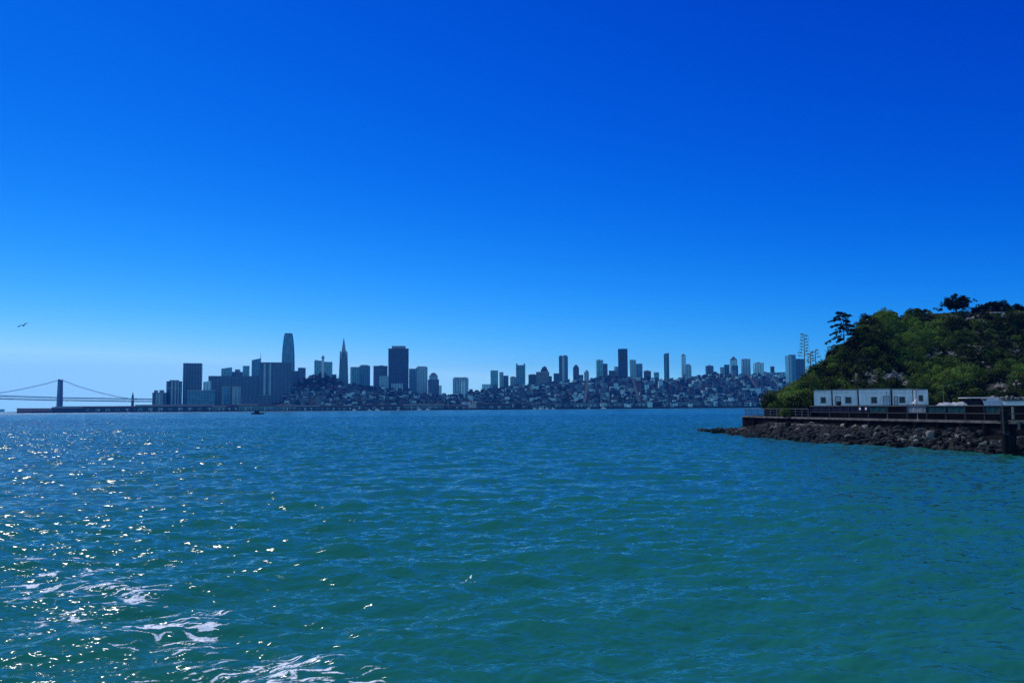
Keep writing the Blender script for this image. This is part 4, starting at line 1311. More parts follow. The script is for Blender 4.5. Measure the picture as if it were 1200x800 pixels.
def make_island():
    pxs = np.arange(892, 1421, 1.6)
    ts = np.concatenate([np.linspace(0, 1, 90), np.linspace(1.02, 2.0, 18)])
    Pg, Tg = np.meshgrid(pxs, ts)
    x, y, z = hill_pt(Pg.ravel(), Tg.ravel())
    nz = fbm(x * .25, (y + z) * .25, 5, 61) - .5
    z = z + nz * 2.2 * np.clip(Tg.ravel() * 6, 0, 1) * np.where(Tg.ravel() > .93, .4, 1)
    # edges go down under the water
    last = np.isclose(Tg.ravel(), 2.0)
    z = np.where(last, -3, z)
    z = np.where(np.isclose(Pg.ravel(), 892), -1.5, z)
    n = len(pxs)
    idx = np.arange(x.size).reshape(len(ts), n)
    Q = np.stack([idx[:-1, :-1].ravel(), idx[:-1, 1:].ravel(), idx[1:, 1:].ravel(), idx[1:, :-1].ravel()], 1)
    m = bpy.data.materials.new('island_soil_and_rock'); m.use_nodes = True
    nt = m.node_tree; N, L = nt.nodes, nt.links; b = N['Principled BSDF']; b.inputs['Roughness'].default_value = .95
    geo = N.new('ShaderNodeNewGeometry')
    at = N.new('ShaderNodeAttribute'); at.attribute_name = 'bare'
    n1 = N.new('ShaderNodeTexNoise'); n1.inputs['Scale'].default_value = .9; n1.inputs['Detail'].default_value = 8; L.new(geo.outputs['Position'], n1.inputs['Vector'])
    ad = N.new('ShaderNodeMath'); ad.operation = 'MULTIPLY_ADD'; ad.inputs[1].default_value = .9; L.new(n1.outputs['Fac'], ad.inputs[0]); L.new(at.outputs['Fac'], ad.inputs[2])
    cr = N.new('ShaderNodeValToRGB'); cr.color_ramp.elements[0].position = .45; cr.color_ramp.elements[0].color = (.010, .014, .006, 1)
    cr.color_ramp.elements[1].position = 1.2; cr.color_ramp.elements[1].color = (.2, .17, .14, 1)
    e = cr.color_ramp.elements.new(.75); e.color = (.035, .032, .02, 1)
    L.new(ad.outputs[0], cr.inputs[0]); L.new(cr.outputs[0], b.inputs['Base Color'])
    bp = N.new('ShaderNodeBump'); bp.inputs['Strength'].default_value = .8; bp.inputs['Distance'].default_value = .6
    L.new(n1.outputs['Fac'], bp.inputs['Height']); L.new(bp.outputs[0], b.inputs['Normal'])
    bare = bare_mask(Pg.ravel(), scr_y(x, y, z))
    o = link('island_hill', np_mesh('island_hill', np.stack([x, y, z], 1), Q, m, dict(bare=bare), smooth=True))
    tag(o, 'steep scrub-covered rocky island hillside', kind='structure')

    # ---- scrub: leaf-sized faces in uneven clumps
    rg = np.random.default_rng(17)
    nb = 9000
    pb = rg.uniform(898, 1330, nb); tb = rg.uniform(0.0, 1.12, nb) ** .9
    bx, by, bz = hill_pt(pb, tb)
    sy = scr_y(bx, by, bz)
    n1_, n2_ = bush_field(pb, tb)
    bare = bare_mask(pb, sy)
    keep = (n1_ + .25 * n2_ - .55 * bare > .36 + rg.uniform(-.06, .1, nb)) & (bare < rg.uniform(.2, .7, nb))
    keep |= (bare < .15) & (rg.random(nb) < .6)
    # lighter species grow in drifts
    lightz = np.zeros(nb)
    for (a, b_, ra, rb, am) in ((922, 466, 28, 14, 1.0), (1105, 445, 34, 22, .9), (1070, 400, 30, 16, .75), (1030, 395, 22, 12, .5), (1048, 378, 24, 8, .7), (975, 430, 16, 12, .6), (1110, 373, 26, 5, .7),
                              (1090, 392, 20, 8, .7), (1150, 395, 22, 9, .45), (1012, 418, 14, 9, .5), (1190, 440, 16, 12, .5), (1078, 368, 14, 4, .5), (1135, 455, 16, 12, .6), (1065, 425, 14, 10, .4)):
        lightz = np.maximum(lightz, am * np.exp(-((pb - a) / ra) ** 2 - ((sy - b_) / rb) ** 2))
    tone0 = np.clip(lightz * .85 + (n2_ - .5) * 1.0 + (fbm(bx * .09, (by + bz) * .09, 3, 90) - .5) * .8 + rg.normal(0, .1, nb) - .02, 0, 1)
    Cs, Ss, Ts, Ns = [], [], [], []
    for i in np.nonzero(keep)[0]:
        edge = tb[i] > .9
        tall = rg.random() < .38
        r = (rg.uniform(.7, 1.5) * (1.7 if rg.random() < .12 else 1) if tall else rg.uniform(.35, .75)) * (0.6 if edge else 1.0) * (.7 + .6 * n1_[i])
        k = int(16 + 46 * r * r)
        p = rg.normal(size=(k, 3)); p /= np.linalg.norm(p, axis=1)[:, None]
        nn = p.copy()
        sq = rg.uniform(.6, 1.2, 3)
        p *= (rg.uniform(.7, 1.05, k))[:, None] * r * sq
        p[:, 2] = np.where(p[:, 2] < -.35 * r, -p[:, 2], p[:, 2])
        lift = (.55 * r if tall else .05) * (.4 if edge else 1)
        Cs.append(p + np.array([bx[i], by[i], bz[i] + lift - (.25 if edge else 0)]))
        Ns.append(nn)
        tn = tone0[i] + (rg.normal(.05, .2) if tall else -.12)
        Ss.append(rg.uniform(.25, .55, k)); Ts.append(np.clip(tn + rg.normal(0, .1, k), 0, 1))
    V, F, Tn = leaf_quads(np.concatenate(Cs), np.concatenate(Ss), np.concatenate(Ts), rg, aspect=.8, nrm=np.concatenate(Ns), jit=.3)
    lm = leafmat('scrub_leaves', (.005, .009, .002), (.165, .27, .038))
    o = link('hillside_scrub', np_mesh('hillside_scrub', V, F, lm, dict(tone=Tn)))
    tag(o, 'dense scrub and ivy covering the island slope', 'scrub', kind='stuff')
    print('scrub quads', len(F))
    # ---- loose pale rock fragments on the bare patches
    nr = 7000
    pr = rg.uniform(930, 1260, nr); tr_ = rg.uniform(.0, 1.0, nr)
    rx, ry, rz_ = hill_pt(pr, tr_); br = bare_mask(pr, scr_y(rx, ry, rz_))
    kk = br > rg.uniform(.2, .9, nr)
    mb = MB()
    for i in np.nonzero(kk)[0]:
        rock_verts(mb, rx[i], ry[i], rz_[i] + rg.uniform(.1, .6), rg.uniform(.18, .75), rg)
    mb.build('hillside_rubble', mat('hill_rock', (.30, .26, .22), .95, var=.5, scale=1.2), None)
    tag(bpy.data.objects['hillside_rubble'], 'pale rock fragments on the bare patches of the slope', 'rubble', kind='stuff')


def rock_verts(mb, x, y, z, r, rg, flat=.75):
    vs = []
    rot = Matrix.Rotation(rg.uniform(0, 6.28), 3, 'Z') @ Matrix.Rotation(rg.uniform(-.5, .5), 3, 'X')
    sx, sy_, sz = rg.uniform(.7, 1.3), rg.uniform(.7, 1.2), flat * rg.uniform(.7, 1.2)
    for v in OCTA_V:
        k = r * rg.uniform(.72, 1.12)
        w = rot @ Vector((v[0] * sx * k, v[1] * sy_ * k, v[2] * sz * k))
        vs.append((w.x + x, w.y + y, w.z + z))
    mb.add(vs, OCTA_F)


def _ico():
    import bmesh
    bm = bmesh.new()
    bmesh.ops.create_icosphere(bm, subdivisions=1, radius=1.0)
    V = [tuple(v.co) for v in bm.verts]; F = [tuple(v.index for v in f.verts) for f in bm.faces]
    bm.free()
    return V, F


OCTA_V, OCTA_F = _ico()
make_island()

# seawall line (top of the wall), from the far tip towards the camera side
WL = [Vector((52, 193)), Vector((54.6, 176)), Vector((59, 147)), Vector((66, 116)), Vector((70.5, 97)), Vector((78, 70))]
QZ = 4.0


def along(s, pts=WL):
    """point on the polyline at photo column s (x/d*1000+600)"""
    for a, b in zip(pts[:-1], pts[1:]):
        pa, pb = a.x / a.y * 1000 + 600, b.x / b.y * 1000 + 600
        if pa <= s <= pb or b is pts[-1]:
            k = (s - 600) / 1000
            # solve (a + (b-a)u): x = k*y
            u = (k * a.y - a.x) / ((b.x - a.x) - k * (b.y - a.y))
            return a + (b - a) * u
    return pts[0]


def offs(p, q):
    """unit normal to the right of travel p->q seen from above: points inland (+X)"""
    d = (q - p).normalized()
    return Vector((-d.y, d.x)) if (-d.y) > 0 else Vector((d.y, -d.x))


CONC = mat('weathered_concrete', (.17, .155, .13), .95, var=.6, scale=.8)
CONCD = mat('painted_shade_concrete', (.012, .011, .010), .95, var=.7, scale=.5, spec=0.0)  # near-black colour stands in for shade on the wall face


def strip(mb, pts, a, b, z0, z1):
    """solid wall strip following pts; a, b = lateral offsets (negative is seaward)"""
    L_, R2 = [], []
    for i, p in enumerate(pts):
        q0 = pts[max(i - 1, 0)]; q1 = pts[min(i + 1, len(pts) - 1)]
        n = offs(q0, q1)
        L_.append(p + n * a); R2.append(p + n * b)
    vs = []
    for l, r in zip(L_, R2): vs += [(l.x, l.y, z0), (r.x, r.y, z0), (r.x, r.y, z1), (l.x, l.y, z1)]
    fs = [(0, 1, 2, 3), tuple(len(vs) - 4 + k for k in (3, 2, 1, 0))]
    for i in range(len(pts) - 1):
        for k in range(4):
            fs.append((i * 4 + k, (i + 1) * 4 + k, (i + 1) * 4 + (k + 1) % 4, i * 4 + (k + 1) % 4))
    mb.add(vs, fs)


# quay ground: one solid platform behind the wall
qp = [(p.x + .62, p.y) for p in WL] + [(190, 70), (190, 205), (70, 205), (56, 201)]
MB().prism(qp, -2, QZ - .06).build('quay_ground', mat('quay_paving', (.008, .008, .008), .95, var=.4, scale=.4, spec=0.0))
tag(bpy.data.objects['quay_ground'], 'flat paved quay at the foot of the island', kind='structure')
# terrace under the portable buildings
tp = [(63.0, 178), (63.5, 163), (66, 150), (74, 118), (80, 98), (190, 98), (190, 200), (66, 200)]
MB().prism(tp, QZ - .05, TERRACE).build('terrace', mat('terrace_ground', (.008, .008, .008), .95, var=.4, scale=.4, spec=0.0))  # shade of the terrace front is put into this near-black colour
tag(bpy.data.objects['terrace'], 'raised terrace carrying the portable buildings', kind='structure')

sw = empty('seawall', (WL[2].x, WL[2].y, 0))
tag(sw, 'old concrete seawall, shade painted into its colour, above the boulders', 'seawall')


def child(mb, name, m, root, smooth=False):
    """mesh given in world coordinates, stored relative to its root"""
    o = mb.build(name, m, root, smooth=smooth)
    lo = Vector(root.location)
    o.data.transform(Matrix.Translation(-lo))
    return o


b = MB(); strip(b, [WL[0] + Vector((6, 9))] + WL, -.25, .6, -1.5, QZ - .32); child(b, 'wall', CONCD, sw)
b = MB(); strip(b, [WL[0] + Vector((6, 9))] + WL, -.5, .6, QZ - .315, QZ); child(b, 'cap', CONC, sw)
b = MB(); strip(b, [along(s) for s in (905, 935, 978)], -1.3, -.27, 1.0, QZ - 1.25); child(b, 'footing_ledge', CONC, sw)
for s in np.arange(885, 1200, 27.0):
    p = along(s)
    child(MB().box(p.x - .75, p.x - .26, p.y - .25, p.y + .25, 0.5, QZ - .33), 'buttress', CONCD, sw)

# rubble bank below the wall: a bed plus individual boulders
WATER = [(205, 46.6), (190, 46.2), (176, 45.6), (161, 48.0), (142, 50.8), (135, 53.8), (123, 58.6), (113.5, 60.6), (105, 60.2), (98, 62.0), (90, 64), (70, 70)]
wy = [a for a, b in WATER][::-1]; wx = [b for a, b in WATER][::-1]


def wall_x(y):
    return float(np.interp(y, [p.y for p in WL][::-1], [p.x for p in WL][::-1]))


def bank(y, u):
    """u 0 waterline .. 1 wall"""
    x0 = float(np.interp(y, wy, wx)); x1 = wall_x(min(y, 193)) - .3
    hmax = 2.5 if y < 178 else max(.7, 2.5 - (y - 178) * .12)
    return x0 + (x1 - x0) * u, -.4 + (hmax + .4) * u ** .8


def make_bank():
    V = []; ys = np.arange(70, 207, 1.0); us = np.linspace(-.15, 1.0, 9)
    rg = np.random.default_rng(4)
    for y in ys:
        for u in us:
            x, z = bank(y, max(u, 0)); x += (u if u < 0 else 0) * 6; z += (u * 8 if u < 0 else 0)
            V.append((x + rg.normal() * .12, y + rg.normal() * .2, z - .35 + rg.normal() * .15))
    n = len(us); idx = np.arange(len(V)).reshape(len(ys), n)
    Q = np.stack([idx[:-1, :-1].ravel(), idx[:-1, 1:].ravel(), idx[1:, 1:].ravel(), idx[1:, :-1].ravel()], 1)[:, ::-1]
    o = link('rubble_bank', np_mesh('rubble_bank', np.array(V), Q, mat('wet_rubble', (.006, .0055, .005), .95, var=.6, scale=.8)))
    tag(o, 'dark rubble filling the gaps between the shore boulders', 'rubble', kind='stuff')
    # boulders
    protos = []
    import bmesh
    for k in range(14):
        bm = bmesh.new(); bmesh.ops.create_icosphere(bm, subdivisions=2, radius=1)
        r_ = random.Random(100 + k)
        pl = [(Vector((r_.uniform(-1, 1), r_.uniform(-1, 1), r_.uniform(-1, 1))).normalized(), r_.uniform(.36, .68)) for _ in range(9)]
        sc3 = (r_.uniform(.85, 1.35), r_.uniform(.75, 1.1), r_.uniform(.6, .9))
        for v in bm.verts:
            for nn, h in pl:          # chop with planes: angular quarry stone
                dd = v.co.dot(nn)
                if dd > h: v.co -= nn * (dd - h)
            v.co = Vector((v.co.x * sc3[0], v.co.y * sc3[1], v.co.z * sc3[2])) * (1 + r_.uniform(-.03, .03))
        me = bpy.data.meshes.new('boulder'); bm.to_mesh(me); bm.free(); protos.append(me)
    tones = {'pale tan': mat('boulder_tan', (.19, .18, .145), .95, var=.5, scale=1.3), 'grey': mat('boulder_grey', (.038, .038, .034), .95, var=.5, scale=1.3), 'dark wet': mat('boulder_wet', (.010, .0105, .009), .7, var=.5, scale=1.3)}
    tmesh = {}
    for t, m in tones.items():
        tmesh[t] = []
        for me in protos:
            c = me.copy(); c.materials.append(m); tmesh[t].append(c)
    rest = MB()
    placed = []
    rr = random.Random(9)
    # the tip: a low line of rocks running out from the corner
    specs = []
    for k in range(26):
        s = rr.uniform(0, 1)
        a, bb = P(822, 503, 211), P(850, 505, 190)
        p = a.lerp(bb, s)
        specs.append((p.x + rr.uniform(-.7, .9), p.y + rr.uniform(-3, 3), rr.uniform(.05, .45 + .5 * s), rr.uniform(.55, 1.0), 'tip'))
    n = 0
    while n < 1500:
        y = rr.uniform(84, 204); u = rr.random() ** .8
        x, z = bank(y, u)
        px = x / y * 1000 + 600
        if px > 1215: continue
        size = rr.uniform(.3, .68) * (1.5 if rr.random() < .22 else 1) * (1.15 if y > 150 else 1.0)
        if y < 118 and u > .55: continue          # dark recess under the wall near the dolphin
        specs.append((x, y, z, size, 'bank' if u > .3 else 'foot'))
        n += 1
    specs.sort(key=lambda q: -q[3] / q[1])
    k = 0
    for (x, y, z, s, where) in specs:
        px = x / y * 1000 + 600
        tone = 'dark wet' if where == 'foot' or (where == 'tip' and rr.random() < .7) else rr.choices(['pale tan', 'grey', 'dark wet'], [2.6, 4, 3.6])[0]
        if k < 298:
            o = bpy.data.objects.new('boulder', rr.choice(tmesh[tone]))
            COL.objects.link(o)
            o.location = (x, y, z); o.scale = (s, s, s)
            o.rotation_euler = (rr.uniform(-.6, .6), rr.uniform(-.6, .6), rr.uniform(0, 6.28))
            if where == 'tip' or px < 848: zone = 'in the line of rocks at the point'
            elif px < 945: zone = 'on the bank below the open railing'
            elif px < 1072: zone = 'on the bank below the portable buildings'
            elif px < 1168: zone = 'on the bank below the canopies'
            else: zone = 'beside the mooring piles'
            lv = {'foot': 'at the waterline', 'bank': '', 'tip': ''}[where]
            big = 'large' if s > .58 else 'small'
            o['label'] = ' '.join(f'{big} {tone} boulder {lv} {zone}'.split())
            o['group'] = ' '.join(f'{big} {tone} boulders {lv} {zone}'.split())
            o['category'] = 'boulder'
            k += 1
        else:
            rock_verts(rest, x, y, z, s, np.random.default_rng(k + int(x * 100)), .8); 
    rest.build('shore_stones', tones['grey'])
    tag(bpy.data.objects['shore_stones'], 'smaller stones scattered between the shore boulders', 'stones', kind='stuff')


make_bank()

# ------------------------------------------------------------------ portable buildings on the terrace
def panelmat(name, col):
    m = bpy.data.materials.new(name); m.use_nodes = True
    nt = m.node_tree; N, L = nt.nodes, nt.links; b = N['Principled BSDF']; b.inputs['Roughness'].default_value = .6
    tc = N.new('ShaderNodeTexCoord'); wv = N.new('ShaderNodeTexWave'); wv.inputs['Scale'].default_value = 3.2; wv.wave_profile = 'SIN'
    L.new(tc.outputs['Object'], wv.inputs['Vector'])
    no = N.new('ShaderNodeTexNoise'); no.inputs['Scale'].default_value = 1.1; no.inputs['Detail'].default_value = 7
    mp = N.new('ShaderNodeMapping'); mp.inputs['Scale'].default_value = (1.5, 1.5, .35); L.new(tc.outputs['Object'], mp.inputs[0]); L.new(mp.outputs[0], no.inputs['Vector'])
    mr = N.new('ShaderNodeMapRange'); mr.inputs['From Min'].default_value = .35; mr.inputs['From Max'].default_value = .75; mr.inputs['To Min'].default_value = 1.05; mr.inputs['To Max'].default_value = .72
    L.new(no.outputs['Fac'], mr.inputs['Value'])
    s = N.new('ShaderNodeVectorMath'); s.operation = 'SCALE'; s.inputs[0].default_value = col
    L.new(mr.outputs[0], s.inputs['Scale']); L.new(s.outputs[0], b.inputs['Base Color'])
    bp = N.new('ShaderNodeBump'); bp.inputs['Strength'].default_value = .5; bp.inputs['Distance'].default_value = .03; L.new(wv.outputs['Fac'], bp.inputs['Height']); L.new(bp.outputs[0], b.inputs['Normal'])
    MATS[name] = m
    return m


PANEL = panelmat('painted_panels', (.86, .86, .85))
PANELB = panelmat('grey_panels', (.80, .82, .84))
DARKT = mat('dark_trim', (.02, .022, .028), .6)
GLASS = mat('dark_window_glass', (.01, .012, .015), .12, var=.1, spec=.5)
TRIMW = mat('white_trim', (.7, .7, .68), .5, var=.1)


T_YAW = R(21)


def t_dist(px):
    return 176.5 - (px - 952) / 134 * 8.2


def portable(x0, x1, ytop, label, windows, doors, depth=3.2, panel=None, group='portable site buildings in a row', dark_r=True, back=0.0):
    xm = (x0 + x1) / 2
    d = t_dist(xm) + back
    cx, cy = (xm - 600) / 1000 * d, d
    ct, st = math.cos(T_YAW), math.sin(T_YAW)

    def LX(px):
        k = (px - 600) / 1000
        return (k * cy - cx) / (ct + k * st)
    zt = PZ(xm, ytop, d)
    zb = TERRACE
    o = empty('portable_building', (cx, cy, zb), -T_YAW)
    tag(o, label, 'portable building', group)
    w = LX(x1) - LX(x0); h = zt - zb
    xo = (LX(x1) + LX(x0)) / 2
    # wall ring with real openings: build front as pieces round the openings
    ops = []
    for (a, b, t, bt) in windows + doors:
        ops.append((LX(a) - xo, LX(b) - xo, PZ(a, bt, d) - zb, PZ(a, t, d) - zb))
    ops = [(a, b, max(.12, c), e) for a, b, c, e in ops]
    ops.sort()
    mb = MB()
    x = -w / 2
    lo, hi = .25, h - .22
    for (a, b, c, e) in ops:
        mb.box(x, a, 0, .12, lo, hi)
        if c > lo + .02: mb.box(a, b, 0, .12, lo, c)
        mb.box(a, b, 0, .12, e, hi)
        x = b
    mb.box(x, w / 2, 0, .12, lo, hi)
    mb.box(-w / 2, w / 2, depth - .12, depth, lo, hi).box(-w / 2, -w / 2 + .12, .121, depth - .121, lo, hi).box(w / 2 - .12, w / 2, .121, depth - .121, lo, hi)
    mb.build('wall', panel or PANEL, o)
    MB().box(-w / 2 - .05, w / 2 + .05, -.1, depth + .05, h - .215, h - .05).box(-w / 2 + .1, w / 2 - .1, .05, depth - .1, h - .049, h).build('roof', mat('portable_roof', (.3, .3, .3), .7), o)
    MB().box(-w / 2 + .02, w / 2 - .02, .02, depth - .02, 0, .245).build('skirting', DARKT, o)
    for (a, b, t, bt) in windows:
        A, B = LX(a) - xo, LX(b) - xo
        C, E_ = max(.3, PZ(a, bt, d) - zb), PZ(a, t, d) - zb
        f = MB().box(A - .07, A + .03, -.05, .1, C - .07, E_ + .07).box(B - .03, B + .07, -.05, .1, C - .07, E_ + .07).box(A + .031, B - .031, -.05, .1, C - .07, C + .03).box(A + .031, B - .031, -.05, .1, E_ - .03, E_ + .07)
        fo = f.build('window', mat('window_trim', (.4, .41, .42), .6), o)
        MB().box(A + .032, B - .032, .07, .09, C + .032, E_ - .032).build('pane', GLASS, fo)
    for (a, b, t, bt) in doors:
        A, B = LX(a) - xo, LX(b) - xo
        E_ = PZ(a, t, d) - zb
        dm = MB().box(A + .03, B - .03, .03, .09, .13, E_ - .04).build('door', mat('door_pale', (.5, .52, .54), .6), o)
        MB().box(A - .06, A + .02, -.03, .09, .12, E_ + .06).box(B - .02, B + .06, -.03, .09, .12, E_ + .06).box(A + .021, B - .021, -.03, .09, E_ - .03, E_ + .06).build('door_frame', DARKT, dm)
        MB().bar((B - .2, -.03, 1.05), (B - .2, .03, 1.05), .05).build('handle', METAL, dm)
    # dark downpipe and joint cover on the right-hand end
    if dark_r:
        MB().box(w / 2 - .1, w / 2 + .07, -.12, -.005, 0, h - .22).build('downpipe', DARKT, o)
    return o


portable(952.5, 973.6, 456.7, 'pale portable building with one dark square window, leftmost of the row', [(960.2, 966.4, 465.3, 472.2)], [])
portable(974.4, 1004, 456.0, 'pale portable building with a door left of its dark square window', [(989, 996, 465.0, 472.4)], [(977.5, 983.6, 464.6, 477)])
portable(1005, 1042.6, 455.2, 'longest pale portable building, dark square window and door to its right', [(1019.2, 1026, 465.0, 472.4)], [(1033.5, 1040.5, 464.2, 477)])
portable(1044.4, 1068.6, 455.4, 'pale portable building with a wider blue-tinted window at the right of the row', [(1052, 1059, 464.8, 472)], [(1046.4, 1050.2, 464.6, 477)])
portable(1070, 1086, 455.8, 'grey-blue shaded portable building closing the row on the right', [(1075, 1080, 463, 470)], [], back=2.5, panel=PANELB, dark_r=False)

# cover strip, waste bin
d = 172.3
o = empty('waste_bin', (PX(982.8, d), d, TERRACE)); tag(o, 'small dark bin beside a portable building door', 'bin')
MB().loft([[(-.3, -.3, 0), (.3, -.3, 0), (.3, .3, 0), (-.3, .3, 0)], [(-.38, -.38, .95), (.38, -.38, .95), (.38, .38, .95), (-.38, .38, .95)]]).build('body', DARKT, o)
MB().box(-.4, .4, -.42, .4, .955, 1.05).build('lid', DARKT, o)

# ------------------------------------------------------------------ fences on the quay edge
RAILM = mat('fence_galvanised', (.07, .073, .075), .55, scale=3)
RAILP = mat('fence_pale_paint', (.18, .18, .17), .7, scale=3)
SCRN = mat('screen_navy', (.008, .012, .03), .7, scale=1)
SCRT = mat('screen_teal', (.01, .05, .055), .7, scale=1)
SCRG = mat('screen_grey', (.2, .22, .24), .7, scale=1)


def fence_pts(s0, s1, step):
    n = max(1, int(round((s1 - s0) / step)))
    return [along(s0 + (s1 - s0) * k / n) for k in range(n + 1)]


def railing():
    o = empty('open_railing', (along(900).x, along(900).y, QZ))
    tag(o, 'open pale railing along the seawall in front of the green scrub', 'railing')
    pts = fence_pts(870.5, 944, 7.3)
    for p in pts:
        child(MB().bar((p.x + .2, p.y, QZ), (p.x + .2, p.y, QZ + 1.62), .07), 'post', RAILP, o)
    for i, hh in enumerate((1.58, 1.05, .5)):
        b = MB()
        b.tube([(p.x + .2, p.y, QZ + hh) for p in pts], .06 if i == 0 else .045)
        child(b, 'rail', RAILP if i == 0 else RAILM, o)
    b = MB()
    for q0, q1 in zip(pts[:6], pts[1:7]):
        n = 9
        for k in range(1, n):
            q = q0.lerp(q1, k / n); b.bar((q.x + .2, q.y, QZ + .1), (q.x + .2, q.y, QZ + 1.55), .022, n=4)
    child(b, 'balusters', RAILM, o)


railing()


def screen_fence():
    o = empty('screened_fence', (along(1040).x, along(1040).y, QZ))
    tag(o, 'long tall quay fence hung with navy and teal screens below the portable buildings', 'fence')
    pts = fence_pts(946.5, 1171.5, 22.5)
    H = 2.08
    for i, p in enumerate(pts):
        tall = i in (4, 6)
        child(MB().bar((p.x + .2, p.y, QZ), (p.x + .2, p.y, QZ + H + .05), .08), 'post', RAILM, o)
    for hh, r in ((H, .055), (.98, .05)):
        child(MB().tube([(p.x + .2, p.y, QZ + hh) for p in pts], r), 'rail', RAILP if hh > 1.5 else RAILM, o)
    cols = [SCRN, SCRN, SCRN, SCRT, None, SCRG, SCRT, SCRT, None, SCRT]
    for k, (q0, q1) in enumerate(zip(pts[:-1], pts[1:])):
        m = cols[k]
        if not m: continue
        q0 = q0 + (q1 - q0) * .02; q1 = q0 + (q1 - q0) * .97
        b = MB(); n = 8
        vs = []
        for j in range(n + 1):
            q = q0.lerp(q1, j / n); sag = .05 * math.sin(j * 2.1 + k)
            vs += [(q.x + .29 + sag, q.y, QZ + 1.06), (q.x + .32 + sag, q.y, QZ + 1.06), (q.x + .32 + sag, q.y, QZ + H - .08 - abs(sag)), (q.x + .29 + sag, q.y, QZ + H - .08 - abs(sag))]
        fs = [(0, 1, 2, 3), tuple(len(vs) - 4 + t for t in (3, 2, 1, 0))]
        for j in range(n):
            for t in range(4): fs.append((j * 4 + t, (j + 1) * 4 + t, (j + 1) * 4 + (t + 1) % 4, j * 4 + (t + 1) % 4))
        b.add(vs, fs)
        child(b, 'screen', m, o)
    # two small white notices on the navy screen
    for s in (1005.5, 1012.5):
        p = along(s)
        child(MB().box(p.x + .02, p.x + .06, p.y - .32, p.y + .32, QZ + 1.45, QZ + 1.85), 'notice', TRIMW, o)


screen_fence()
for (s, ytop, lab) in ((1034.3, 459.5, 'tall thin pole standing before the longest portable building'), (1069.3, 455.5, 'tall thin pole at the joint between the last two portable buildings')):
    p = along(s); d_ = p.y
    o = empty('pole', (p.x + .45, p.y, QZ)); tag(o, lab, 'pole')
    zt = PZ(s, ytop, d_) - QZ
    MB().bar((0, 0, 0), (0, 0, zt), .075, .055, 8).build('shaft', METAL, o)
    MB().lathe([(.16, 0), (.16, .03), (.09, .06), (.08, .2)], 10).build('base', METAL, o)
    MB().bar((0, 0, zt), (.0, -.35, zt + .05), .04).build('bracket', METAL, o)

# short dark retaining edge seen through the fence
# ------------------------------------------------------------------ canopies, kiosk and long shed on the dock
TARP = mat('white_tarpaulin', (.78, .79, .78), .7, var=.12, scale=.8)
_n = TARP.node_tree
_t = _n.nodes.new('ShaderNodeBsdfTranslucent'); _t.inputs['Color'].default_value = (.8, .8, .78, 1)
_m = _n.nodes.new('ShaderNodeMixShader'); _m.inputs[0].default_value = .5
_n.links.new(_n.nodes['Principled BSDF'].outputs[0], _m.inputs[1]); _n.links.new(_t.outputs[0], _m.inputs[2]); _n.links.new(_m.outputs[0], _n.nodes['Material Output'].inputs['Surface'])


def covered_heap(x0, x1, ytop, d, label, seed):
    """a low stack roped down under a white sheet"""
    rr = random.Random(seed)
    xa, xb = PX(x0, d), PX(x1, d)
    w = (xb - xa) / 2; h = PZ((x0 + x1) / 2, ytop, d) - TERRACE
    o = empty('covered_heap', ((xa + xb) / 2, d, TERRACE)); tag(o, label, 'covered heap')
    prof = [(-1.5, .0), (-1.35, .28), (-.75, .74), (-.1, 1.0), (.7, .97), (1.3, .5), (1.5, 0)]
    n = 16; vs = []; fs = []
    for k in range(n + 1):
        u = k / n
        e = min(1, 5 * u + .45, 5 * (1 - u) + .45)
        hump = .9 + .1 * math.sin(u * 9 + seed)
        for (yy, z) in prof:
            vs.append((-w + 2 * w * u + rr.uniform(-.05, .05), yy * (.8 + .2 * e) + rr.uniform(-.05, .05), max(0.0, z * h * e * hump + (rr.uniform(-.05, .05) if z else 0))))
    m = len(prof)
    for k in range(n):
        for t in range(m - 1): fs.append((k * m + t, (k + 1) * m + t, (k + 1) * m + t + 1, k * m + t + 1))
    fs += [tuple(range(m))[::-1], tuple(n * m + t for t in range(m))]
    MB().add(vs, fs).build('sheet', TARP, o)
    for k in (.25, .55, .82):
        q = int(k * n) * m
        MB().tube([Vector(vs[q + t]) + Vector((0, 0, .03)) for t in range(m)], .02, 5).build('rope', METAL, o)
    MB().box(-w * .9, w * .9, -1.1, 1.1, 0, h * .3).build('stack', DARKT, o)


covered_heap(1100.5, 1117, 471.2, 166, 'low heap under a white sheet, left of a pair beside the dark kiosk', 3)
covered_heap(1116.8, 1132.6, 470.6, 165, 'low heap under a white sheet, right of a pair touching the dark kiosk', 8)
# pointed tent
d = 165; o = empty('pointed_tent', (PX(1074, d), d, TERRACE)); tag(o, 'small pointed white tent in front of the grey-blue portable building', 'tent')
w = .75
MB().loft([[(-w, -w, .5), (w, -w, .5), (w, w, .5), (-w, w, .5)], [(-.35, -.35, 1.0), (.35, -.35, 1.0), (.35, .35, 1.0), (-.35, .35, 1.0)], [(-.04, -.04, 1.45), (.04, -.04, 1.45), (.04, .04, 1.45), (-.04, .04, 1.45)]]).build('roof', TARP, o)
for sx in (-1, 1):
    for sy in (-1, 1): MB().bar((sx * .68, sy * .68, 0), (sx * .68, sy * .68, .52), .04).build('leg', METAL, o)

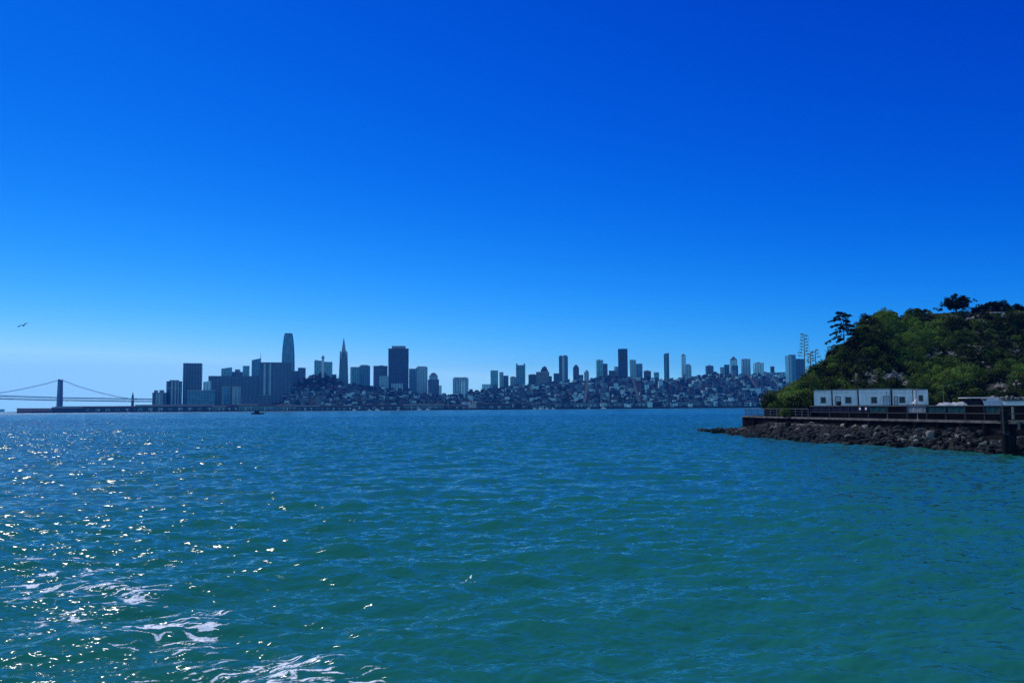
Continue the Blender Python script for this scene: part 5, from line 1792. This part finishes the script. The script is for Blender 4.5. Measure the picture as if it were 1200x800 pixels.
# kiosk with dark opening
d = 164; o = empty('kiosk', (PX(1148, d), d, TERRACE)); tag(o, 'dark-fronted kiosk under a thin pale flat roof', 'kiosk')
LXk = lambda px: PX(px, d) - PX(1148, d)
zk = lambda py: PZ(1148, py, d) - TERRACE
MB().box(LXk(1133), LXk(1153), 1.2, 1.32, 0, zk(468)).box(LXk(1133), LXk(1133) + .15, -1.2, 1.19, 0, zk(468)).box(LXk(1153) - .15, LXk(1153), -1.2, 1.19, 0, zk(468)).build('wall', DARKT, o)
MB().box(LXk(1133) + .16, LXk(1153) - .16, -1.15, -1.05, 0, .9).build('counter', DARKT, o)
MB().box(LXk(1128), LXk(1166), -1.5, 1.6, zk(466.4), zk(465.3)).build('roof', TARP, o)
MB().box(LXk(1153) + .02, LXk(1166), -1.25, 1.2, 0, zk(467)).build('side_panel', PANELB, o)
# draped white sheets
for (x0, x1, yt, lab) in ((1153.4, 1171.5, 467.2, 'white sheet draped over the kiosk side'), (1170.8, 1176.5, 467.6, 'crumpled upright white sheet beside the mooring piles')):
    d2 = 161.5
    xa, xb = PX(x0, d2), PX(x1, d2); zt = PZ(x0, yt, d2) - TERRACE
    rr = random.Random(int(x0)); n = 14; vs = []; fs = []
    for k in range(n + 1):
        x = (xb - xa) * (k / n - .5)
        for t in range(4):
            vs.append((x * (1 - .12 * t / 3), .18 * math.sin(k * 1.7) * (1 - t / 4) + 1.0 * t / 3 + rr.uniform(-.05, .05), zt * t / 3 - (.35 * abs(math.sin(k * .5 + x0)) if t == 3 else 0)))
    for k in range(n):
        for t in range(3): fs.append((k * 4 + t, (k + 1) * 4 + t, (k + 1) * 4 + t + 1, k * 4 + t + 1))
    s = MB().add(vs, fs).build('tarpaulin', TARP, None, ((xa + xb) / 2, d2, TERRACE))
    s.modifiers.new('thick', 'SOLIDIFY').thickness = .03
    tag(s, lab, 'tarpaulin')

d = 163; o = empty('dock_shed', (PX(1200, d), d, TERRACE)); tag(o, 'long low grey-blue shed cut by the right edge of the picture', 'shed')
LXk = lambda px: PX(px, d) - PX(1200, d)
zk = lambda py: PZ(1195, py, d) - TERRACE
MB().box(LXk(1177), LXk(1262), 0, 4, 0, zk(469)).build('wall', PANELB, o)
MB().box(LXk(1176), LXk(1263), -.35, 4.3, zk(469) + .01, zk(467.6)).build('roof', mat('shed_roof_weathered', (.10, .10, .10), .8), o)
for px in (1182, 1196, 1212, 1230, 1246):
    f = MB().box(LXk(px) - .5, LXk(px) + .5, -.05, -.005, .9, 1.02).box(LXk(px) - .5, LXk(px) - .42, -.05, -.005, 1.03, 1.55).box(LXk(px) + .42, LXk(px) + .5, -.05, -.005, 1.03, 1.55).build('window', TRIMW, o)
    MB().box(LXk(px) - .41, LXk(px) + .41, -.03, -.004, 1.03, 1.55).build('pane', GLASS, f)
# stone wall behind
b = MB(); rgw = np.random.default_rng(8)
for k in range(60):
    px = 1158 + k * 2.0
    rock_verts(b, PX(px, 173) , 173 + rgw.normal() * .2, PZ(px, 464.5, 173) - rgw.uniform(0, 1.0), rgw.uniform(.35, .6), rgw, .7)
    rock_verts(b, PX(px, 173) , 173.3, PZ(px, 464.5, 173) - 1.4, .75, rgw, .9)
b.build('stone_wall', mat('drystone', (.24, .215, .18), .95, var=.5, scale=1.5))
tag(bpy.data.objects['stone_wall'], 'rough pale stone wall behind the canopies and the long shed', 'wall')

# lamp post with arm
d = 168; o = empty('lamp_post', (PX(1106, d), d, TERRACE)); tag(o, 'thin grey lamp post with a long rising arm against the green slope', 'lamp post')
zk = lambda py: PZ(1106, py, d) - TERRACE
MB().bar((0, 0, 0), (0, 0, zk(452)), .07, .05, 8).build('post', RAILP, o)
a = MB().bar((0, 0, zk(452)), (PX(1128, d) - PX(1106, d), 0, zk(448)), .05, .04).build('arm', RAILP, o)
MB().box(PX(1126, d) - PX(1106, d), PX(1129.5, d) - PX(1106, d), -.12, .12, zk(448) - .02, zk(448) + .1).build('lamp_head', RAILM, a)
# cable strung across the portable buildings
d = 163
pts = [(PX(938 + k * 14, d), d, PZ(938 + k * 14, 459.6 - .25 * math.sin(PI * k / 12) * -2, d)) for k in range(13)]
tag(MB().tube(pts, .02, 5).build('overhead_cable', DARKT), 'thin dark cable strung across the portable buildings', 'cable')

# mooring piles (dolphin) at the right edge
d = 106.0
o = empty('mooring_piles', (PX(1178, d), d, 0)); tag(o, 'thick black cluster of mooring piles standing in the water at the right', 'mooring piles')
BLK = mat('tarred_timber', (.010, .010, .010), .75, var=.5, scale=2)
LXk = lambda px: PX(px, d) - PX(1178, d)
zk = lambda py: PZ(1178, py, d)
for (x0, x1, yt, dy) in ((1172.6, 1176.8, 476.2, 0), (1176.6, 1181, 475.8, .15), (1174.5, 1179, 476, .55), (1172, 1175.6, 508.5, -.35), (1175.2, 1179.5, 509.5, -.5), (1179.2, 1183.6, 509, -.4), (1183.4, 1188, 509.3, -.1), (1180, 1185, 508, .4)):
    r = (LXk(x1) - LXk(x0)) / 2
    MB().lathe([(r, -2), (r * 1.02, .4), (r * .96, zk(yt) * .6), (r * .93, zk(yt) - .05), (r * .6, zk(yt))], 14, (LXk(x0) + LXk(x1)) / 2, dy).build('pile', BLK, o, smooth=False)
b = MB()
for yy in (481, 494, 506):
    b.box(LXk(1172.3), LXk(1181.4), -.32, .9, zk(yy) - .09, zk(yy) + .09)
b.build('iron_band', mat('rusty_iron', (.035, .025, .02), .8), o)
MB().bar((LXk(1172.4), -.35, zk(476)), (LXk(1172.7), -.35, zk(508)), .08).bar((LXk(1172.7), -.36, zk(508.5)), (LXk(1178.5), -.36, zk(508.5)), .08).build('guard_pipe', RAILM, o)

# gangway landing right of the piles
d = 112
o = empty('landing_frame', (PX(1196, d), d, 0)); tag(o, 'pale landing frame with posts among the rocks at the right edge', 'landing stage')
LXk = lambda px: PX(px, d) - PX(1196, d)
zk = lambda py: PZ(1196, py, d)
for px, yt, yb in ((1186.3, 476.5, 491), (1192.5, 493, 503), (1208, 492, 520)):
    MB().box(LXk(px) - .11, LXk(px) + .11, -.1, .1, zk(yb), zk(yt)).build('post', RAILP, o)
MB().box(LXk(1181.5), LXk(1215), -.3, .6, zk(494.5), zk(492.5)).build('platform', CONC, o)
MB().bar((LXk(1181.5), -.1, zk(484.5)), (LXk(1215), -.1, zk(484.5)), .06).build('rail', RAILM, o)
MB().bar((LXk(1189), -.2, zk(512)), (LXk(1214), -.2, zk(511.5)), .14).build('waling', RAILP, o)

# ------------------------------------------------------------------ trees and shrubs of the island
BARK = mat('bark', (.05, .04, .03), .95, var=.4, scale=3)
LEAFD = leafmat('dark_leaves', (.004, .007, .003), (.03, .05, .012))
LEAFO = leafmat('olive_leaves', (.008, .014, .004), (.15, .21, .03))
AGAVE = leafmat('agave_green', (.09, .13, .07), (.34, .38, .2))


def cloud(cs, rs, per, size, tone, rg, flat=.75):
    Cs, Ss, Ts, Ns = [], [], [], []
    for c, r in zip(cs, rs):
        k = int(per * r * r + 12)
        p = rg.normal(size=(k, 3)); p /= np.linalg.norm(p, axis=1)[:, None]
        Ns.append(p.copy())
        p *= (rg.random(k) ** .4)[:, None] * r; p[:, 2] *= flat
        Cs.append(p + np.array(c)); Ss.append(rg.uniform(*size, k)); Ts.append(np.clip(rg.uniform(*tone) + rg.normal(0, .15, k), 0, 1))
    return leaf_quads(np.concatenate(Cs), np.concatenate(Ss), np.concatenate(Ts), rg, aspect=.65, nrm=np.concatenate(Ns), jit=.8)


def crown_obj(name, data, m, root):
    V, F, Tn = data
    return link(name, np_mesh(name, V, F, m, dict(tone=Tn)), root)


def round_tree():
    d = 243; px, yb = 1121, 366
    p = P(px, yb, d); rg = np.random.default_rng(31); s = d / 1000
    o = empty('round_tree', p); tag(o, 'small bushy round tree alone on top of the island hill', 'tree')
    q = lambda a, b, dy=0: ((a - px) * s, dy, (yb - b) * s)
    t = MB().tube([q(1121, 369), q(1120.5, 363), q(1119, 358)], [.28, .22, .15])
    for a, b, dy in ((1108, 353, .5), (1114, 348, -1), (1120, 347, 1), (1127, 350, -.5), (1135, 353, .3), (1143, 352.5, 0)):
        t.tube([q(1120.5, 362), q((1120 + a) / 2, (360 + b) / 2 + 1.5, dy * .5), q(a, b, dy)], [.16, .1, .04])
    t.build('trunk', BARK, o)
    cs, rs = [], []
    for (a, b, r) in ((1110, 356, 1.1), (1113, 351, 1.2), (1118, 348, 1.1), (1122, 353, 1.5), (1117, 357, 1.3), (1127, 351, 1.1), (1130, 356, 1.2), (1134, 353.5, .9), (1125, 359, 1.3), (1112, 360, 1.0), (1133, 359.5, .8), (1139, 352.8, .45), (1143, 352.2, .3), (1107, 355, .5), (1120, 346, .6), (1099, 361.5, .5), (1102, 363, .7)):
        for k in range(2):
            cs.append(q(a + rg.normal() * 1.0, b + rg.normal() * .8, rg.normal() * 1.1)); rs.append(r * rg.uniform(.6, .9))
    for k in range(34):
        a_, q_ = rg.uniform(0, 2 * PI), rg.random() ** .5
        cs.append(q(1121 + 12.5 * q_ * math.cos(a_), 354.5 - 7.5 * q_ * math.sin(a_), rg.normal() * 1.4)); rs.append(rg.uniform(.55, 1.0))
    crown_obj('crown', cloud(cs, rs, 110, (.25, .5), (.0, .4), rg, .9), LEAFD, o)


round_tree()


def layered_tree():
    d = 222; px, yb = 989.5, 404
    p = P(px, yb, d); rg = np.random.default_rng(33); s = d / 1000
    o = empty('cypress_tree', p); tag(o, 'dark windswept tree with flat drooping tiers of branches on the left shoulder of the hill', 'tree')
    q = lambda a, b, dy=0: ((a - px) * s, dy, (yb - b) * s)
    t = MB().tube([q(989.5, 408), q(989.2, 395), q(989.6, 380), q(988.5, 366)], [.26, .2, .14, .05])
    Cs, Rs = [], []
    tiers = [((988.8, 370), (978.5, 373.5)), ((989, 371), (999.5, 369.0)), ((989.3, 374), (973.5, 376.5)), ((989.3, 376), (996, 377)), ((989.5, 381), (1003.5, 382)), ((989.5, 380), (976.5, 382.5)),
             ((989.3, 388), (971.5, 393.0)), ((989.4, 388), (1001, 387.0)), ((989.2, 393), (970.2, 401.5)), ((989.4, 393), (999.5, 392)), ((988.8, 368), (985, 366)), ((989.2, 384), (982, 386.5)), ((989.3, 397), (981, 400.5))]
    for (a, b) in tiers:
        dy = rg.uniform(-1.6, 1.6)
        mid = ((a[0] + b[0]) / 2, min(a[1], b[1]) - .9 + abs(a[1] - b[1]) * .3)
        A, Mi, B = np.array(q(*a)), np.array(q(*mid, dy * .5)), np.array(q(*b, dy))
        t.tube([A, Mi, B], [.09, .07, .03], 5)
        for k in range(7):
            u = .25 + .75 * k / 6
            c = (1 - u) ** 2 * A + 2 * u * (1 - u) * Mi + u * u * B
            Cs.append((c[0] + rg.normal() * .12, c[1] + rg.normal() * .3, c[2] + .08 - .08 * u)); Rs.append(rg.uniform(.3, .85) * (1.15 - .35 * u))
    for k in range(26):
        y_ = rg.uniform(367, 398); sp = 2.0 + (y_ - 366) * .2
        Cs.append(q(989.3 + rg.normal() * sp, y_ + rg.normal(), rg.normal() * .9)); Rs.append(rg.uniform(.25, .6))
    t.build('trunk', BARK, o)
    crown_obj('crown', cloud(Cs, Rs, 150, (.18, .42), (0, .3), rg, .62), LEAFD, o)


layered_tree()


def agave(px, yb, yt, d, label, n, rad):
    p = P(px, yb, d); s = d / 1000; rg = np.random.default_rng(int(px))
    o = empty('agave_stalk', p); tag(o, label, 'agave', None)
    zt = (yb - yt) * s
    MB().tube([(0, 0, -1.0), (0, 0, zt * .5), (.05, 0, zt)], [.15, .12, .05]).build('stalk', mat('agave_stem', (.2, .2, .14), .9, scale=2), o)
    for k in range(n):
        z = zt * (.47 + .5 * k / max(1, n - 1)); sd = 1 if k % 2 else -1
        w = rad * s * (1.15 - .65 * k / n) * rg.uniform(.75, 1.15)
        e = (sd * w, rg.uniform(-.5, .5) * w, z + .22)
        V, F, Tn = leaf_quads(np.array(e) + rg.normal(size=(26, 3)) * np.array([.24, .22, .1]), rg.uniform(.18, .42, 26), np.clip(rg.normal(.4, .2, 26), 0, 1), rg)
        st = MB().tube([(0, 0, z), (sd * w * .6, e[1] * .6, z + .05), e], [.05, .045, .04], 4)
        f = crown_obj('flower_cluster', (V, F, Tn), AGAVE, o)
        st.build('flower_stem', MATS['agave_stem'], f)
    # rosette at the foot
    r = MB()
    for k in range(16):
        a = 2 * PI * k / 16 + rg.uniform(-.15, .15); l = rg.uniform(.9, 1.4)
        r.tube([(0, 0, -.4), (.4 * l * math.cos(a), .4 * l * math.sin(a), .25), (l * math.cos(a), l * math.sin(a), .7 * rg.uniform(.6, 1.1))], [.12, .13, .01], 4)
    r.build('rosette', mat('agave_leaf', (.06, .09, .06), .7, scale=2), o)


agave(943.6, 441, 391, 206, 'tallest agave flower stalk with many side clusters, left of the hill', 15, 4.6)
agave(950.2, 436, 413.5, 208, 'shorter agave flower stalk just right of the tallest one', 8, 3.0)
agave(956, 430, 410.5, 210, 'spiky thin agave stalk, third and nearest to the slope', 6, 3.2)


def shrub(px, yb, d, rx, h, label, tone, n=18, m=None, name='shrub', seed=1, size=(.25, .52)):
    p = P(px, yb, d); s = d / 1000; rg = np.random.default_rng(seed)
    o = empty(name, p); tag(o, label, 'shrub')
    cs, rs = [], []
    W, H = rx * s, h * s
    for k in range(n):
        u = rg.uniform(-1, 1)
        cs.append((u * W * .85, rg.normal() * W * .25, max(.1, H * (1 - u * u * .8) * rg.uniform(.25, .82)))); rs.append(rg.uniform(.28, .42) * min(H, W) + .15)
    crown_obj('foliage', cloud(cs, rs, 120, size, tone, rg, .9), m or LEAFO, o)
    t = MB()
    for c in cs[:9]: t.tube([(c[0] * .15, c[1] * .2, -.4), (c[0] * .6, c[1] * .6, c[2] * .5), c], [.06, .05, .02], 5)
    t.build('stems', BARK, o)


shrub(1166, 362.5, 238, 25, 8.8, 'broad dark dome-shaped bush on the hilltop above the pale ledge', (0, .15), 40, LEAFD, 'dome_bush', 3)
shrub(1193, 362.5, 238, 11, 3.6, 'low dark bush right of the dome-shaped bush on the hilltop', (0, .2), 16, LEAFD, 'low_bush', 4)
shrub(1076, 366.5, 240, 14, 5.4, 'rounded green bush on the crest, left of the round tree', (.1, .5), 22, LEAFO, 'crest_bush', 5)
shrub(1038, 369, 236, 14, 4.6, 'flat-topped dark bush on the highest left corner of the hill', (0, .4), 22, LEAFO, 'crest_bush', 6)
shrub(972, 419.5, 216, 4, 10, 'pointed dark bush on the slope left of the windswept tree', (0, .15), 10, LEAFD, 'pointed_bush', 7)
shrub(908, 478.5, 183, 7, 8, 'light green bush at the very left foot of the slope', (.6, .95), 16, LEAFO, 'shrub', 8)
shrub(920, 487, 171, 5.5, 10, 'bright green shrub growing behind the open railing', (.5, .9), 14, LEAFO, 'shrub', 9)
shrub(934, 474, 184, 9, 9, 'light green bush halfway along the foot of the slope', (.55, .9), 18, LEAFO, 'shrub', 10)
shrub(930, 459, 205, 10, 10, 'dark bush on the slope just right of the last skyline tower', (0, .1), 18, LEAFD, 'shrub', 11)
shrub(1086, 474.5, 180, 9, 14, 'green bush filling the corner right of the portable buildings', (.35, .8), 20, LEAFO, 'shrub', 12)
# ledge under the hilltop bush
b = MB()
for (x0, x1, y0, y1, dd) in ((1168, 1204, 365.4, 366.4, 234), (1152, 1166, 377, 377.8, 229), (1186, 1198, 370.5, 371.3, 231)):
    xa, xb = PX(x0, dd), PX(x1, dd)
    b.box(xa, xb, dd, dd + 1.2, PZ(x0, y1, dd) - .1, PZ(x0, y0, dd))
b.build('concrete_ledge', mat('ledge_concrete', (.32, .30, .28), .95, var=.5, scale=.7))
tag(bpy.data.objects['concrete_ledge'], 'broken pale concrete ledge below the dome-shaped bush', 'ledge')

# ------------------------------------------------------------------ render settings
sc.render.engine = 'CYCLES'
sc.cycles.max_bounces = 6
sc.cycles.diffuse_bounces = 3
sc.cycles.glossy_bounces = 3
sc.cycles.transmission_bounces = 2
sc.cycles.volume_bounces = 0
sc.cycles.transparent_max_bounces = 8
sc.cycles.caustics_reflective = False
sc.cycles.caustics_refractive = False
sc.cycles.sample_clamp_indirect = 6
sc.cycles.sample_clamp_direct = 3.5
sc.cycles.use_denoising = True
sc.cycles.use_adaptive_sampling = False
vs_ = sc.view_settings
vs_.view_transform = 'Standard'
vs_.look = 'None'
vs_.exposure = 0.0
vs_.gamma = 1.0
vs_.use_curve_mapping = False
